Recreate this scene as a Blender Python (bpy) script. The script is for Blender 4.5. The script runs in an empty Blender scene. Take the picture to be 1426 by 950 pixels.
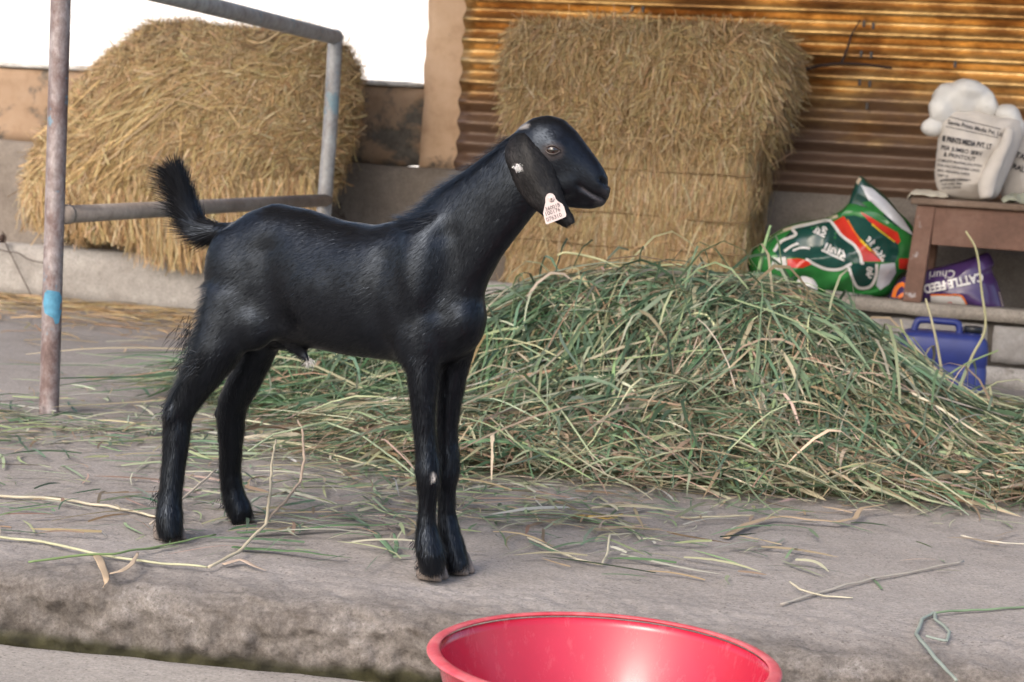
import bpy, bmesh, math, random
import numpy as np
from mathutils import Vector, Matrix, noise
from mathutils.bvhtree import BVHTree

random.seed(7)
RNG = np.random.default_rng(7)
SC = bpy.context.scene
COL = SC.collection

# ------------------------------------------------------------------ camera
IW, IH, FPX = 1426.0, 950.0, 2600.0
CAMPOS = np.array([0.0, 0.0, 0.65])
PITCH, ROLL = math.radians(5.7), math.radians(3.5)
FWD = np.array([0.0, math.cos(PITCH), -math.sin(PITCH)])
_r0 = np.array([1.0, 0, 0]); _u0 = np.array([0.0, math.sin(PITCH), math.cos(PITCH)])
RGT = math.cos(ROLL) * _r0 + math.sin(ROLL) * _u0
UPV = -math.sin(ROLL) * _r0 + math.cos(ROLL) * _u0

cam_d = bpy.data.cameras.new('camera')
cam_d.sensor_width = 36.0
cam_d.lens = FPX / IW * 36.0
cam_d.clip_start = 0.05
cam_d.clip_end = 3000
cam_d.dof.use_dof = True
cam_d.dof.focus_distance = 2.86
cam_d.dof.aperture_fstop = 9.0
cam = bpy.data.objects.new('camera', cam_d)
COL.objects.link(cam)
cam.matrix_world = Matrix(((RGT[0], UPV[0], -FWD[0], CAMPOS[0]), (RGT[1], UPV[1], -FWD[1], CAMPOS[1]),
                           (RGT[2], UPV[2], -FWD[2], CAMPOS[2]), (0, 0, 0, 1)))
SC.camera = cam

# ------------------------------------------------------------------ sky, sun, exposure
SUN_EL, SUN_AZ = math.radians(38), math.radians(212)      # azimuth clockwise from +Y
world = bpy.data.worlds.new('World'); SC.world = world; world.use_nodes = True
wn = world.node_tree.nodes; wl_ = world.node_tree.links
wn.clear()
wo = wn.new('ShaderNodeOutputWorld'); bg = wn.new('ShaderNodeBackground'); sky = wn.new('ShaderNodeTexSky')
sky.sky_type = 'NISHITA'; sky.sun_disc = False
sky.sun_elevation = SUN_EL; sky.sun_rotation = SUN_AZ
sky.air_density = 1.0; sky.dust_density = 4.0; sky.ozone_density = 1.0
bg.inputs['Strength'].default_value = 0.15
wl_.new(sky.outputs[0], bg.inputs[0]); wl_.new(bg.outputs[0], wo.inputs[0])
sd = bpy.data.lights.new('sun', 'SUN'); sd.energy = 0.55; sd.angle = math.radians(22); sd.color = (1.0, 0.95, 0.88)
sun = bpy.data.objects.new('sun', sd); COL.objects.link(sun)
sdir = Vector((math.sin(SUN_AZ) * math.cos(SUN_EL), math.cos(SUN_AZ) * math.cos(SUN_EL), math.sin(SUN_EL)))
sun.rotation_euler = sdir.to_track_quat('Z', 'Y').to_euler()
sun.location = (-3, -5, 8)
SC.view_settings.view_transform = 'Standard'
SC.view_settings.look = 'None'
SC.view_settings.exposure = 1.28
SC.view_settings.gamma = 1.0
SC.view_settings.use_curve_mapping = False
SC.cycles.max_bounces = 6
SC.cycles.diffuse_bounces = 3
SC.cycles.glossy_bounces = 3

# ------------------------------------------------------------------ helpers
def ray(px, py):
    v = FWD * FPX + RGT * (px - IW / 2) + UPV * (IH / 2 - py)
    return v / np.linalg.norm(v)
def at_y(px, py, Y):
    r = ray(px, py); return CAMPOS + r * (Y / r[1])
def at_z(px, py, z):
    r = ray(px, py); return CAMPOS + r * ((z - CAMPOS[2]) / r[2])
def at_plane(px, py, o, n):
    r = ray(px, py); return CAMPOS + r * (np.dot(o - CAMPOS, n) / np.dot(r, n))
def proj(P):
    D = np.asarray(P) - CAMPOS
    w = D @ FWD
    return IW / 2 + FPX * (D @ RGT) / w, IH / 2 - FPX * (D @ UPV) / w

# the frame of the back wall: s along it, d behind the trough front
WA = math.radians(-17.0)
WU = np.array([math.cos(WA), math.sin(WA), 0.0])
WN = np.array([-math.sin(WA), math.cos(WA), 0.0])
WO = np.array([0.0, 6.5, 0.0])
def wp(s, d, z):
    return WO + WU * s + WN * d + np.array([0, 0, z])
def wpx(px, py, d):
    p = at_plane(px, py, WO + WN * d, WN)
    return float(np.dot(p - WO, WU)), float(p[2])

ORIGIN = {}
def link(o, origin, parent=None):
    COL.objects.link(o)
    if parent is not None:
        o.parent = parent
        o.location = tuple(np.asarray(origin) - ORIGIN[parent.name])
    else:
        o.location = tuple(origin)
    ORIGIN[o.name] = np.asarray(origin, float)
    return o
def empty(name, loc):
    o = bpy.data.objects.new(name, None); o.empty_display_size = 0.05
    return link(o, np.asarray(loc, float))
def tag(o, label, cat=None, group=None, kind=None):
    o['label'] = label
    if cat: o['category'] = cat
    if group: o['group'] = group
    if kind: o['kind'] = kind
    return o
def obj(name, V, F, mat, parent=None, smooth=True, cols=None, origin=None):
    V = np.asarray(V, float)
    if origin is None:
        if parent is not None: origin = ORIGIN[parent.name]
        else: origin = np.array([V[:, 0].mean(), V[:, 1].mean(), V[:, 2].min()])
    me = bpy.data.meshes.new(name)
    me.from_pydata((V - origin).tolist(), [], [list(map(int, f)) for f in F] if not isinstance(F, np.ndarray) else F.tolist())
    me.materials.append(mat)
    if smooth: me.shade_smooth()
    if cols is not None:
        a = me.color_attributes.new('col', 'FLOAT_COLOR', 'POINT')
        c4 = np.ones((len(V), 4), np.float32); c4[:, :3] = cols
        a.data.foreach_set('color', c4.ravel())
    me.update()
    o = bpy.data.objects.new(name, me)
    return link(o, origin, parent)

def box(c, hx, hy, hz, ax=None, ay=None, az=None):
    """box about c; half sizes along axes"""
    ax = np.array([1., 0, 0]) if ax is None else ax; ay = np.array([0, 1., 0]) if ay is None else ay; az = np.array([0, 0, 1.]) if az is None else az
    V = [np.asarray(c) + ax * hx * i + ay * hy * j + az * hz * k for i in (-1, 1) for j in (-1, 1) for k in (-1, 1)]
    F = [(0, 1, 3, 2), (4, 6, 7, 5), (0, 4, 5, 1), (2, 3, 7, 6), (0, 2, 6, 4), (1, 5, 7, 3)]
    return V, F
def wbox(s0, s1, d0, d1, z0, z1):
    return box(wp((s0 + s1) / 2, (d0 + d1) / 2, (z0 + z1) / 2), (s1 - s0) / 2, (d1 - d0) / 2, (z1 - z0) / 2, WU, WN)
def bevel(o, w=0.006, seg=2):
    m = o.modifiers.new('bevel', 'BEVEL'); m.width = w; m.segments = seg; m.limit_method = 'ANGLE'; return o
def rough_box(s0, s1, d0, d1, z0, z1, step=0.05, amp=0.006, seed=0):
    """box in the wall frame, cut into small faces and roughened"""
    bm = bmesh.new()
    ns, nd, nz = [max(1, int(round((b - a) / step))) for a, b in ((s0, s1), (d0, d1), (z0, z1))]
    vs = {}
    def v(i, j, k):
        if (i, j, k) not in vs:
            p = wp(s0 + (s1 - s0) * i / ns, d0 + (d1 - d0) * j / nd, z0 + (z1 - z0) * k / nz)
            e = (i in (0, ns)) + (j in (0, nd)) + (k in (0, nz))
            q = Vector(p) * 6 + Vector((seed, seed * 2, 0))
            n1 = noise.noise_vector(q) * amp + noise.noise_vector(q * 4) * amp * .6
            if e >= 2:
                c = Vector(wp((s0 + s1) / 2, (d0 + d1) / 2, (z0 + z1) / 2))
                di = Vector((0, 0, 0))
                if j in (0, nd): di += Vector(WN) * (1 if j == 0 else -1)
                if k in (0, nz): di += Vector((0, 0, 1 if k == 0 else -1))
                if i in (0, ns): di += Vector(WU) * (1 if i == 0 else -1)
                n1 += di * amp * (.6 + 1.2 * abs(noise.noise(q * 2)))
            vs[(i, j, k)] = bm.verts.new(Vector(p) + n1)
        return vs[(i, j, k)]
    for i in range(ns):
        for k in range(nz):
            bm.faces.new((v(i, 0, k), v(i + 1, 0, k), v(i + 1, 0, k + 1), v(i, 0, k + 1)))
            bm.faces.new((v(i, nd, k), v(i, nd, k + 1), v(i + 1, nd, k + 1), v(i + 1, nd, k)))
        for j in range(nd):
            bm.faces.new((v(i, j, 0), v(i, j + 1, 0), v(i + 1, j + 1, 0), v(i + 1, j, 0)))
            bm.faces.new((v(i, j, nz), v(i + 1, j, nz), v(i + 1, j + 1, nz), v(i, j + 1, nz)))
    for j in range(nd):
        for k in range(nz):
            bm.faces.new((v(0, j, k), v(0, j, k + 1), v(0, j + 1, k + 1), v(0, j + 1, k)))
            bm.faces.new((v(ns, j, k), v(ns, j + 1, k), v(ns, j + 1, k + 1), v(ns, j, k + 1)))
    bm.verts.index_update()
    V = [np.array(x.co) for x in bm.verts]; F = [[x.index for x in f.verts] for f in bm.faces]
    bm.free()
    return V, F

def loft(rings, cap=True):
    n = len(rings[0]); V = np.concatenate(rings); F = []
    for i in range(len(rings) - 1):
        a, b = i * n, (i + 1) * n
        for j in range(n):
            k = (j + 1) % n
            F.append((a + j, a + k, b + k, b + j))
    if cap:
        F.append(tuple(range(n))[::-1]); F.append(tuple(range(len(V) - n, len(V))))
    return V, F
def ell(c, A, B, n=20, p=2.0):
    t = np.linspace(0, 2 * math.pi, n, endpoint=False)
    ct, st = np.cos(t), np.sin(t)
    x = np.sign(ct) * np.abs(ct) ** (2 / p); y = np.sign(st) * np.abs(st) ** (2 / p)
    return np.asarray(c) + np.outer(x, A) + np.outer(y, B)
def tube(P, R, n=10, cap=True):
    P = np.asarray(P, float)
    if np.isscalar(R): R = [R] * len(P)
    T = np.gradient(P, axis=0); T /= np.linalg.norm(T, axis=1)[:, None] + 1e-9
    ref = np.array([0, 0, 1.0]) if abs(T[0][2]) < .8 else np.array([1.0, 0, 0])
    rings = []
    A = np.cross(T[0], ref); A /= np.linalg.norm(A)
    for i in range(len(P)):
        A = A - T[i] * np.dot(A, T[i]); A /= np.linalg.norm(A) + 1e-9
        B = np.cross(T[i], A)
        rings.append(ell(P[i], A * R[i], B * R[i], n))
    return loft(rings, cap)
def join(parts):
    V, F, o = [], [], 0
    for v, f in parts:
        v = np.asarray(v); V.append(v); F += [tuple(int(i) + o for i in q) for q in f]; o += len(v)
    return np.concatenate(V), F
def ellipsoid(c, A, B, C, nu=16, nv=10):
    rings = []
    for i in range(1, nv):
        ph = math.pi * i / nv
        rings.append(ell(np.asarray(c) + np.asarray(C) * math.cos(ph), np.asarray(A) * math.sin(ph), np.asarray(B) * math.sin(ph), nu))
    return loft(rings)
def spline(P, n):
    """Catmull-Rom through the points, n samples"""
    P = np.asarray(P, float); m = len(P)
    Q = np.concatenate([[2 * P[0] - P[1]], P, [2 * P[-1] - P[-2]]])
    t = np.linspace(0, m - 1 - 1e-6, n); i = t.astype(int); f = (t - i)[:, None]
    a, b, c, d = Q[i], Q[i + 1], Q[i + 2], Q[i + 3]
    return .5 * ((2 * b) + (-a + c) * f + (2 * a - 5 * b + 4 * c - d) * f ** 2 + (-a + 3 * b - 3 * c + d) * f ** 3)
def remesh(V, F, voxel, smooth_it=6, fac=.5):
    me = bpy.data.meshes.new('tmp'); me.from_pydata(np.asarray(V).tolist(), [], [list(map(int, f)) for f in F]); me.update()
    o = bpy.data.objects.new('tmp', me); COL.objects.link(o)
    r = o.modifiers.new('r', 'REMESH'); r.mode = 'VOXEL'; r.voxel_size = voxel
    if smooth_it:
        s = o.modifiers.new('s', 'SMOOTH'); s.iterations = smooth_it; s.factor = fac
    dg = bpy.context.evaluated_depsgraph_get()
    m2 = bpy.data.meshes.new_from_object(o.evaluated_get(dg))
    n = len(m2.vertices); V2 = np.empty(n * 3); m2.vertices.foreach_get('co', V2); V2 = V2.reshape(-1, 3)
    F2 = [tuple(p.vertices) for p in m2.polygons]
    bpy.data.objects.remove(o); bpy.data.meshes.remove(me); bpy.data.meshes.remove(m2)
    return V2, F2
def tris_of(F):
    T = []
    for f in F:
        for i in range(1, len(f) - 1): T.append((f[0], f[i], f[i + 1]))
    return np.array(T)
def vnormals(V, T):
    N = np.zeros_like(V); fn = np.cross(V[T[:, 1]] - V[T[:, 0]], V[T[:, 2]] - V[T[:, 0]])
    for k in range(3): np.add.at(N, T[:, k], fn)
    return N / (np.linalg.norm(N, axis=1)[:, None] + 1e-12)
def sample(V, T, N, n, weight=None):
    a = np.linalg.norm(np.cross(V[T[:, 1]] - V[T[:, 0]], V[T[:, 2]] - V[T[:, 0]]), axis=1)
    if weight is not None: a = a * weight[T].mean(axis=1)
    i = RNG.choice(len(T), n, p=a / a.sum())
    u, v = RNG.random(n), RNG.random(n); m = u + v > 1; u[m], v[m] = 1 - u[m], 1 - v[m]
    w = 1 - u - v
    P = V[T[i, 0]] * w[:, None] + V[T[i, 1]] * u[:, None] + V[T[i, 2]] * v[:, None]
    Q = N[T[i, 0]] * w[:, None] + N[T[i, 1]] * u[:, None] + N[T[i, 2]] * v[:, None]
    return P, Q / (np.linalg.norm(Q, axis=1)[:, None] + 1e-9)
def unit(v): return v / (np.linalg.norm(v, axis=-1, keepdims=True) + 1e-9)

def strips(name, path, width, side, cols, mat, parent=None, taper=None, normals=None, origin=None, kind=None):
    """many thin ribbons as one mesh. path (N,K,3), width (N,), side (N,3) or (N,K,3), cols (N,3)"""
    N, K, _ = path.shape
    if side.ndim == 2: side = np.repeat(side[:, None, :], K, 1)
    tp = np.ones(K) if taper is None else np.asarray(taper)
    off = side * (width[:, None, None] * .5 * tp[None, :, None])
    V = np.stack([path - off, path + off], 2).reshape(-1, 3)
    base = (np.arange(N) * K * 2)[:, None]
    k = np.arange(K - 1)[None, :] * 2
    f = np.stack([base + k, base + k + 1, base + k + 3, base + k + 2], -1).reshape(-1, 4)
    if origin is None:
        origin = ORIGIN[parent.name] if parent is not None else np.array([V[:, 0].mean(), V[:, 1].mean(), V[:, 2].min()])
    me = bpy.data.meshes.new(name)
    me.vertices.add(len(V)); me.vertices.foreach_set('co', (V - origin).astype(np.float32).ravel())
    me.loops.add(f.size); me.loops.foreach_set('vertex_index', f.astype(np.int32).ravel())
    me.polygons.add(len(f)); me.polygons.foreach_set('loop_start', (np.arange(len(f)) * 4).astype(np.int32))
    me.update(calc_edges=True)
    me.shade_smooth()
    c4 = np.ones((N, K * 2, 4), np.float32); c4[:, :, :3] = cols[:, None, :]
    a = me.color_attributes.new('col', 'FLOAT_COLOR', 'POINT'); a.data.foreach_set('color', c4.ravel())
    if normals is not None:
        nn = np.repeat(normals[:, None, :], K * 2, 1).reshape(-1, 3)
        me.normals_split_custom_set_from_vertices(nn.tolist())
    me.materials.append(mat)
    o = bpy.data.objects.new(name, me); link(o, origin, parent)
    if kind: o['kind'] = kind
    return o
def pick_cols(n, palette, probs, jitter=.18):
    pal = np.array(palette); i = RNG.choice(len(pal), n, p=np.array(probs) / sum(probs))
    c = pal[i] * np.exp(RNG.normal(0, jitter, (n, 1))) * np.exp(RNG.normal(0, jitter * .3, (n, 3)))
    return np.clip(c, 0.002, .9)
def vnoise(P, scale, seed=0.0):
    """smooth noise vector at each point"""
    return np.array([noise.noise_vector(Vector(p) * scale + Vector((seed, seed * 1.7, -seed))) for p in P])

# ------------------------------------------------------------------ materials
def new_mat(name):
    m = bpy.data.materials.new(name); m.use_nodes = True
    nt = m.node_tree; b = nt.nodes['Principled BSDF']
    return m, nt, b
def ramp(nt, fac, stops):
    r = nt.nodes.new('ShaderNodeValToRGB'); e = r.color_ramp.elements
    while len(e) < len(stops): e.new(.5)
    for i, (p, c) in enumerate(stops):
        e[i].position = p; e[i].color = (*c, 1) if len(c) == 3 else c
    nt.links.new(fac, r.inputs[0]); return r
def tex_noise(nt, scale, detail=6, rough=.6, co=None, stretch=None, dist=0):
    n = nt.nodes.new('ShaderNodeTexNoise'); n.inputs['Scale'].default_value = scale
    n.inputs['Detail'].default_value = detail; n.inputs['Roughness'].default_value = rough
    n.inputs['Distortion'].default_value = dist
    if co is None:
        co = nt.nodes.new('ShaderNodeTexCoord').outputs['Object']
    if stretch is not None:
        mp = nt.nodes.new('ShaderNodeMapping'); mp.inputs['Scale'].default_value = stretch
        nt.links.new(co, mp.inputs[0]); co = mp.outputs[0]
    nt.links.new(co, n.inputs['Vector']); return n
def bump(nt, b, h, strength, dist=.01):
    n = nt.nodes.new('ShaderNodeBump'); n.inputs['Strength'].default_value = strength; n.inputs['Distance'].default_value = dist
    nt.links.new(h, n.inputs['Height']); nt.links.new(n.outputs[0], b.inputs['Normal']); return n
def mix(nt, fac, a, b_, mode='MIX'):
    m = nt.nodes.new('ShaderNodeMix'); m.data_type = 'RGBA'; m.blend_type = mode
    for sck, val in ((m.inputs[0], fac), (m.inputs[6], a), (m.inputs[7], b_)):
        if hasattr(val, 'links'): nt.links.new(val, sck)
        elif isinstance(val, (int, float)): sck.default_value = val
        else: sck.default_value = (*val, 1)
    return m.outputs[2]
def grit(nt, c, s1=170, s2=95, pit=.16):
    n = tex_noise(nt, s1, 4, .75); c = mix(nt, .85, c, ramp(nt, n.outputs[0], [(.30, (.62, .61, .60)), (.5, (1, 1, 1)), (.72, (1.28, 1.28, 1.28))]).outputs[0], 'MULTIPLY')
    v = nt.nodes.new('ShaderNodeTexVoronoi'); v.inputs['Scale'].default_value = s2
    nt.links.new(nt.nodes.new('ShaderNodeTexCoord').outputs['Object'], v.inputs['Vector'])
    m = tex_noise(nt, 7, 4, .7)
    pitf = nt.nodes.new('ShaderNodeMath'); pitf.operation = 'MULTIPLY_ADD'; pitf.inputs[1].default_value = -.45; pitf.inputs[2].default_value = .38
    nt.links.new(m.outputs[0], pitf.inputs[0])
    lt = nt.nodes.new('ShaderNodeMath'); lt.operation = 'LESS_THAN'; nt.links.new(v.outputs['Distance'], lt.inputs[0]); nt.links.new(pitf.outputs[0], lt.inputs[1])
    return mix(nt, lt.outputs[0], c, mix(nt, .55, c, (.07, .06, .05)))
def stained(name, stops, s1=3, s2=40, spots=None, spot_scale=6, spot_lo=.58, rough=.9, bmp=.4, stretch=None, spec=.3, bdist=.006):
    m, nt, b = new_mat(name)
    n1 = tex_noise(nt, s1, 8, .65, stretch=stretch); c = ramp(nt, n1.outputs[0], stops).outputs[0]
    n2 = tex_noise(nt, s2, 6, .7, stretch=stretch)
    g = ramp(nt, n2.outputs[0], [(.25, (.72, .72, .72)), (.75, (1.15, 1.15, 1.15))]).outputs[0]
    c = mix(nt, .75, c, g, 'MULTIPLY')
    if spots is not None:
        n3 = tex_noise(nt, spot_scale, 5, .6, dist=.4)
        f = ramp(nt, n3.outputs[0], [(spot_lo, (0, 0, 0)), (spot_lo + .05, (1, 1, 1))]).outputs[0]
        c = mix(nt, f, c, spots)
    if 'alley' in name or 'trough' in name or 'render' in name: c = grit(nt, c)
    nt.links.new(c, b.inputs['Base Color'])
    b.inputs['Roughness'].default_value = rough; b.inputs['Specular IOR Level'].default_value = spec
    bump(nt, b, n2.outputs[0], bmp, bdist)
    return m
def plain(name, col, rough=.6, spec=.4, metallic=0, var=.12, scale=25, bmp=0.0):
    m, nt, b = new_mat(name)
    n = tex_noise(nt, scale, 5, .6)
    lo = tuple(max(0, c * (1 - var)) for c in col); hi = tuple(min(1, c * (1 + var)) for c in col)
    nt.links.new(ramp(nt, n.outputs[0], [(.3, lo), (.7, hi)]).outputs[0], b.inputs['Base Color'])
    b.inputs['Roughness'].default_value = rough; b.inputs['Specular IOR Level'].default_value = spec; b.inputs['Metallic'].default_value = metallic
    if bmp: bump(nt, b, n.outputs[0], bmp, .004)
    return m
def attr_mat(name, rough=.7, spec=.25, trans=0.0):
    m, nt, b = new_mat(name)
    a = nt.nodes.new('ShaderNodeAttribute'); a.attribute_name = 'col'
    nt.links.new(a.outputs['Color'], b.inputs['Base Color'])
    b.inputs['Roughness'].default_value = rough; b.inputs['Specular IOR Level'].default_value = spec
    if trans:
        t = nt.nodes.new('ShaderNodeBsdfTranslucent'); nt.links.new(a.outputs['Color'], t.inputs[0])
        mx = nt.nodes.new('ShaderNodeMixShader'); mx.inputs[0].default_value = trans
        nt.links.new(b.outputs[0], mx.inputs[1]); nt.links.new(t.outputs[0], mx.inputs[2])
        nt.links.new(mx.outputs[0], nt.nodes['Material Output'].inputs[0])
    return m

M = {}
M['floor'] = stained('floor_concrete', [(.25, (.20, .175, .155)), (.5, (.275, .245, .22)), (.8, (.34, .305, .28))], 2.2, 45, bmp=.25)
def curb_mat():
    m, nt, b = new_mat('platform_concrete')
    n1 = tex_noise(nt, 2.6, 12, .78); c = ramp(nt, n1.outputs[0], [(.25, (.20, .182, .170)), (.5, (.285, .262, .248)), (.8, (.36, .335, .320))]).outputs[0]
    n2 = tex_noise(nt, 60, 7, .75)
    c = mix(nt, .8, c, ramp(nt, n2.outputs[0], [(.25, (.7, .7, .7)), (.75, (1.15, 1.15, 1.15))]).outputs[0], 'MULTIPLY')
    # the rough edge and its face are darker, mottled and mossy: marked in the 'col' attribute
    a = nt.nodes.new('ShaderNodeAttribute'); a.attribute_name = 'col'
    sep = nt.nodes.new('ShaderNodeSeparateColor'); nt.links.new(a.outputs['Color'], sep.inputs[0])
    n3 = tex_noise(nt, 11, 12, .84, dist=.2)
    f = ramp(nt, n3.outputs[0], [(.28, (.045, .036, .030)), (.44, (.105, .092, .083)), (.58, (.175, .158, .147)), (.74, (.36, .345, .335))]).outputs[0]
    n4 = tex_noise(nt, 90, 4, .6)
    f = mix(nt, .6, f, ramp(nt, n4.outputs[0], [(.3, (.6, .6, .58)), (.7, (1.2, 1.2, 1.2))]).outputs[0], 'MULTIPLY')
    c = grit(nt, mix(nt, sep.outputs[0], c, f))
    n5 = tex_noise(nt, 22, 6, .65)
    w = ramp(nt, n5.outputs[0], [(.35, (.018, .017, .010)), (.7, (.055, .052, .025))]).outputs[0]
    c = mix(nt, sep.outputs[1], c, w)
    nt.links.new(c, b.inputs['Base Color'])
    b.inputs['Roughness'].default_value = .88; b.inputs['Specular IOR Level'].default_value = .25
    bump(nt, b, n2.outputs[0], .6, .006)
    return m
M['platform'] = curb_mat()
M['slab'] = stained('alley_concrete', [(.25, (.22, .20, .18)), (.5, (.29, .265, .24)), (.8, (.36, .33, .305))], 3, 60, bmp=.4)
M['earth'] = stained('earth', [(.3, (.2, .16, .12)), (.7, (.34, .29, .23))], .6, 8, bmp=.3)
M['trough'] = stained('trough_plaster', [(.2, (.22, .20, .185)), (.5, (.34, .32, .30)), (.8, (.46, .44, .42))], 4, 35, spots=(.19, .17, .15), spot_scale=5, spot_lo=.62, bmp=.4)
M['block'] = stained('concrete_block', [(.2, (.15, .14, .13)), (.5, (.25, .235, .225)), (.8, (.35, .34, .33))], 7, 70, bmp=.6)
M['lip'] = stained('trough_lip', [(.2, (.20, .175, .15)), (.6, (.29, .26, .225)), (.9, (.36, .33, .29))], 5, 50, bmp=.4)
M['lowwall'] = stained('grey_render', [(.2, (.15, .125, .105)), (.5, (.215, .185, .16)), (.8, (.28, .25, .225))], 3.5, 30, spots=(.09, .075, .065), spot_scale=7, spot_lo=.66, bmp=.4)
def plaster_mat(name, dark_lo, k=1.0):
    m, nt, b = new_mat(name)
    n1 = tex_noise(nt, 9, 8, .65); c = ramp(nt, n1.outputs[0], [(.25, (.38 * k, .245 * k, .15 * k)), (.5, (.54 * k, .37 * k, .245 * k)), (.8, (.62 * k, .45 * k, .32 * k))]).outputs[0]
    n2 = tex_noise(nt, 3.4, 10, .68, dist=.2)
    f = ramp(nt, n2.outputs[0], [(dark_lo, (0, 0, 0)), (dark_lo + .07, (1, 1, 1))]).outputs[0]
    n4 = tex_noise(nt, 30, 6, .7)
    g = ramp(nt, n4.outputs[0], [(.3, (.07, .062, .052)), (.7, (.17, .15, .13))]).outputs[0]
    c = mix(nt, f, c, g)
    nt.links.new(c, b.inputs['Base Color']); b.inputs['Roughness'].default_value = .92
    inv = nt.nodes.new('ShaderNodeMath'); inv.operation = 'SUBTRACT'; inv.inputs[0].default_value = 1; nt.links.new(f, inv.inputs[1])
    bump(nt, b, inv.outputs[0], .5, .008)
    return m
M['upwall'] = plaster_mat('worn_plaster', .50, .60)
M['pillar'] = plaster_mat('ochre_plaster', .57, 1.05)
M['white_cap'] = stained('whitewashed_cap', [(.3, (.4, .38, .36)), (.6, (.72, .71, .7))], 8, 40, bmp=.3)
def sheet_mat():
    m, nt, b = new_mat('rusty_sheet')
    n1 = tex_noise(nt, 2.6, 8, .7, stretch=(1, 1, 2.2))
    c = ramp(nt, n1.outputs[0], [(.28, (.15, .08, .045)), (.44, (.36, .20, .075)), (.56, (.72, .47, .19)), (.75, (.86, .64, .34))]).outputs[0]
    n2 = tex_noise(nt, 26, 8, .75, stretch=(.6, .6, 2))
    c = mix(nt, .8, c, ramp(nt, n2.outputs[0], [(.3, (.55, .5, .45)), (.7, (1.2, 1.2, 1.2))]).outputs[0], 'MULTIPLY')
    tc = nt.nodes.new('ShaderNodeTexCoord'); sp = nt.nodes.new('ShaderNodeSeparateXYZ'); nt.links.new(tc.outputs['Object'], sp.inputs[0])
    n3 = tex_noise(nt, 1.8, 7, .65, stretch=(1, 1, 2.5))
    ad = nt.nodes.new('ShaderNodeMath'); ad.operation = 'MULTIPLY_ADD'; ad.inputs[1].default_value = 1.1; nt.links.new(sp.outputs[2], ad.inputs[0]); nt.links.new(n3.outputs[0], ad.inputs[2])
    g = ramp(nt, ad.outputs[0], [(.66, (1, 1, 1)), (1.0, (0, 0, 0))]).outputs[0]
    n5 = tex_noise(nt, 9, 7, .7, stretch=(.5, .5, 2)); rust = ramp(nt, n5.outputs[0], [(.3, (.10, .058, .040)), (.7, (.21, .135, .095))]).outputs[0]
    c = mix(nt, g, c, rust)
    nt.links.new(c, b.inputs['Base Color'])
    nt.links.new(ramp(nt, g, [(0, (.78, .78, .78)), (1, (.1, .1, .1))]).outputs[0], b.inputs['Metallic'])
    nt.links.new(ramp(nt, n2.outputs[0], [(.3, (.46, .46, .46)), (.7, (.27, .27, .27))]).outputs[0], b.inputs['Roughness'])
    bump(nt, b, n2.outputs[0], .25, .003)
    return m
M['sheet'] = sheet_mat()
M['tie'] = plain('dull_iron', (.10, .09, .085), .7, .3)
M['twig'] = plain('twig_bark', (.05, .033, .028), .8, .2)
def pipe_mat(name, rusty):
    m, nt, b = new_mat(name)
    n1 = tex_noise(nt, 16, 9, .78, stretch=(1, 1, .6))
    if rusty:   # worn paint over rust
        c = ramp(nt, n1.outputs[0], [(.3, (.085, .055, .05)), (.44, (.16, .11, .105)), (.54, (.26, .22, .22)), (.64, (.38, .34, .34))]).outputs[0]
    else:
        c = ramp(nt, n1.outputs[0], [(.3, (.17, .15, .14)), (.5, (.33, .33, .335)), (.68, (.45, .46, .48))]).outputs[0]
    n2 = tex_noise(nt, 12, 8, .7, dist=.2)
    f = ramp(nt, n2.outputs[0], [(.59, (0, 0, 0)), (.63, (1, 1, 1))]).outputs[0]
    c = mix(nt, f, c, (.13, .24, .32) if rusty else (.20, .29, .34))
    n3 = tex_noise(nt, 60, 5, .7); c = mix(nt, .5, c, ramp(nt, n3.outputs[0], [(.3, (.6, .6, .6)), (.7, (1.2, 1.2, 1.2))]).outputs[0], 'MULTIPLY')
    nt.links.new(c, b.inputs['Base Color']); b.inputs['Roughness'].default_value = .55; b.inputs['Metallic'].default_value = .2
    bump(nt, b, n1.outputs[0], .3, .003)
    return m
M['post'] = pipe_mat('rusty_pipe', True)
M['rail'] = pipe_mat('grey_pipe', False)
M['bluepaint'] = plain('blue_paint', (.085, .25, .37), .6, .3, var=.25, scale=60)
M['rail_dirty'] = stained('dirty_pipe', [(.3, (.16, .125, .105)), (.6, (.29, .25, .22)), (.8, (.40, .36, .33))], 8, 60, rough=.6, bmp=.2)
M['straw'] = attr_mat('straw', .65, .3, .12)
M['straw_core'] = stained('straw_core', [(.3, (.16, .10, .045)), (.7, (.30, .20, .10))], 12, 80, bmp=.6)
M['grass'] = attr_mat('cut_grass', .5, .35, .22)
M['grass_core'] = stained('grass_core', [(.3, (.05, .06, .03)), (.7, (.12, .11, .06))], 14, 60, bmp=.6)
M['twine'] = plain('twine', (.22, .15, .08), .9, .1)
M['fur'] = attr_mat('black_fur', .36, .35)
M['fur'].node_tree.nodes['Principled BSDF'].inputs['Specular Tint'].default_value = (.66, .79, 1.0, 1)
M['ear'] = attr_mat('ear_hair', .55, .24)
M['hoof'] = stained('hoof_horn', [(.3, (.10, .085, .075)), (.7, (.24, .20, .18))], 30, 120, rough=.6, bmp=.3)
M['eye'] = plain('eye_amber', (.020, .011, .007), .06, .8, scale=90)
M['pupil'] = plain('eye_pupil', (.004, .004, .004), .05, .8)
M['tag'] = plain('tag_plastic', (.46, .39, .385), .5, .3, var=.10)
M['tag_ink'] = plain('tag_ink', (.07, .06, .065), .6, .2)
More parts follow.
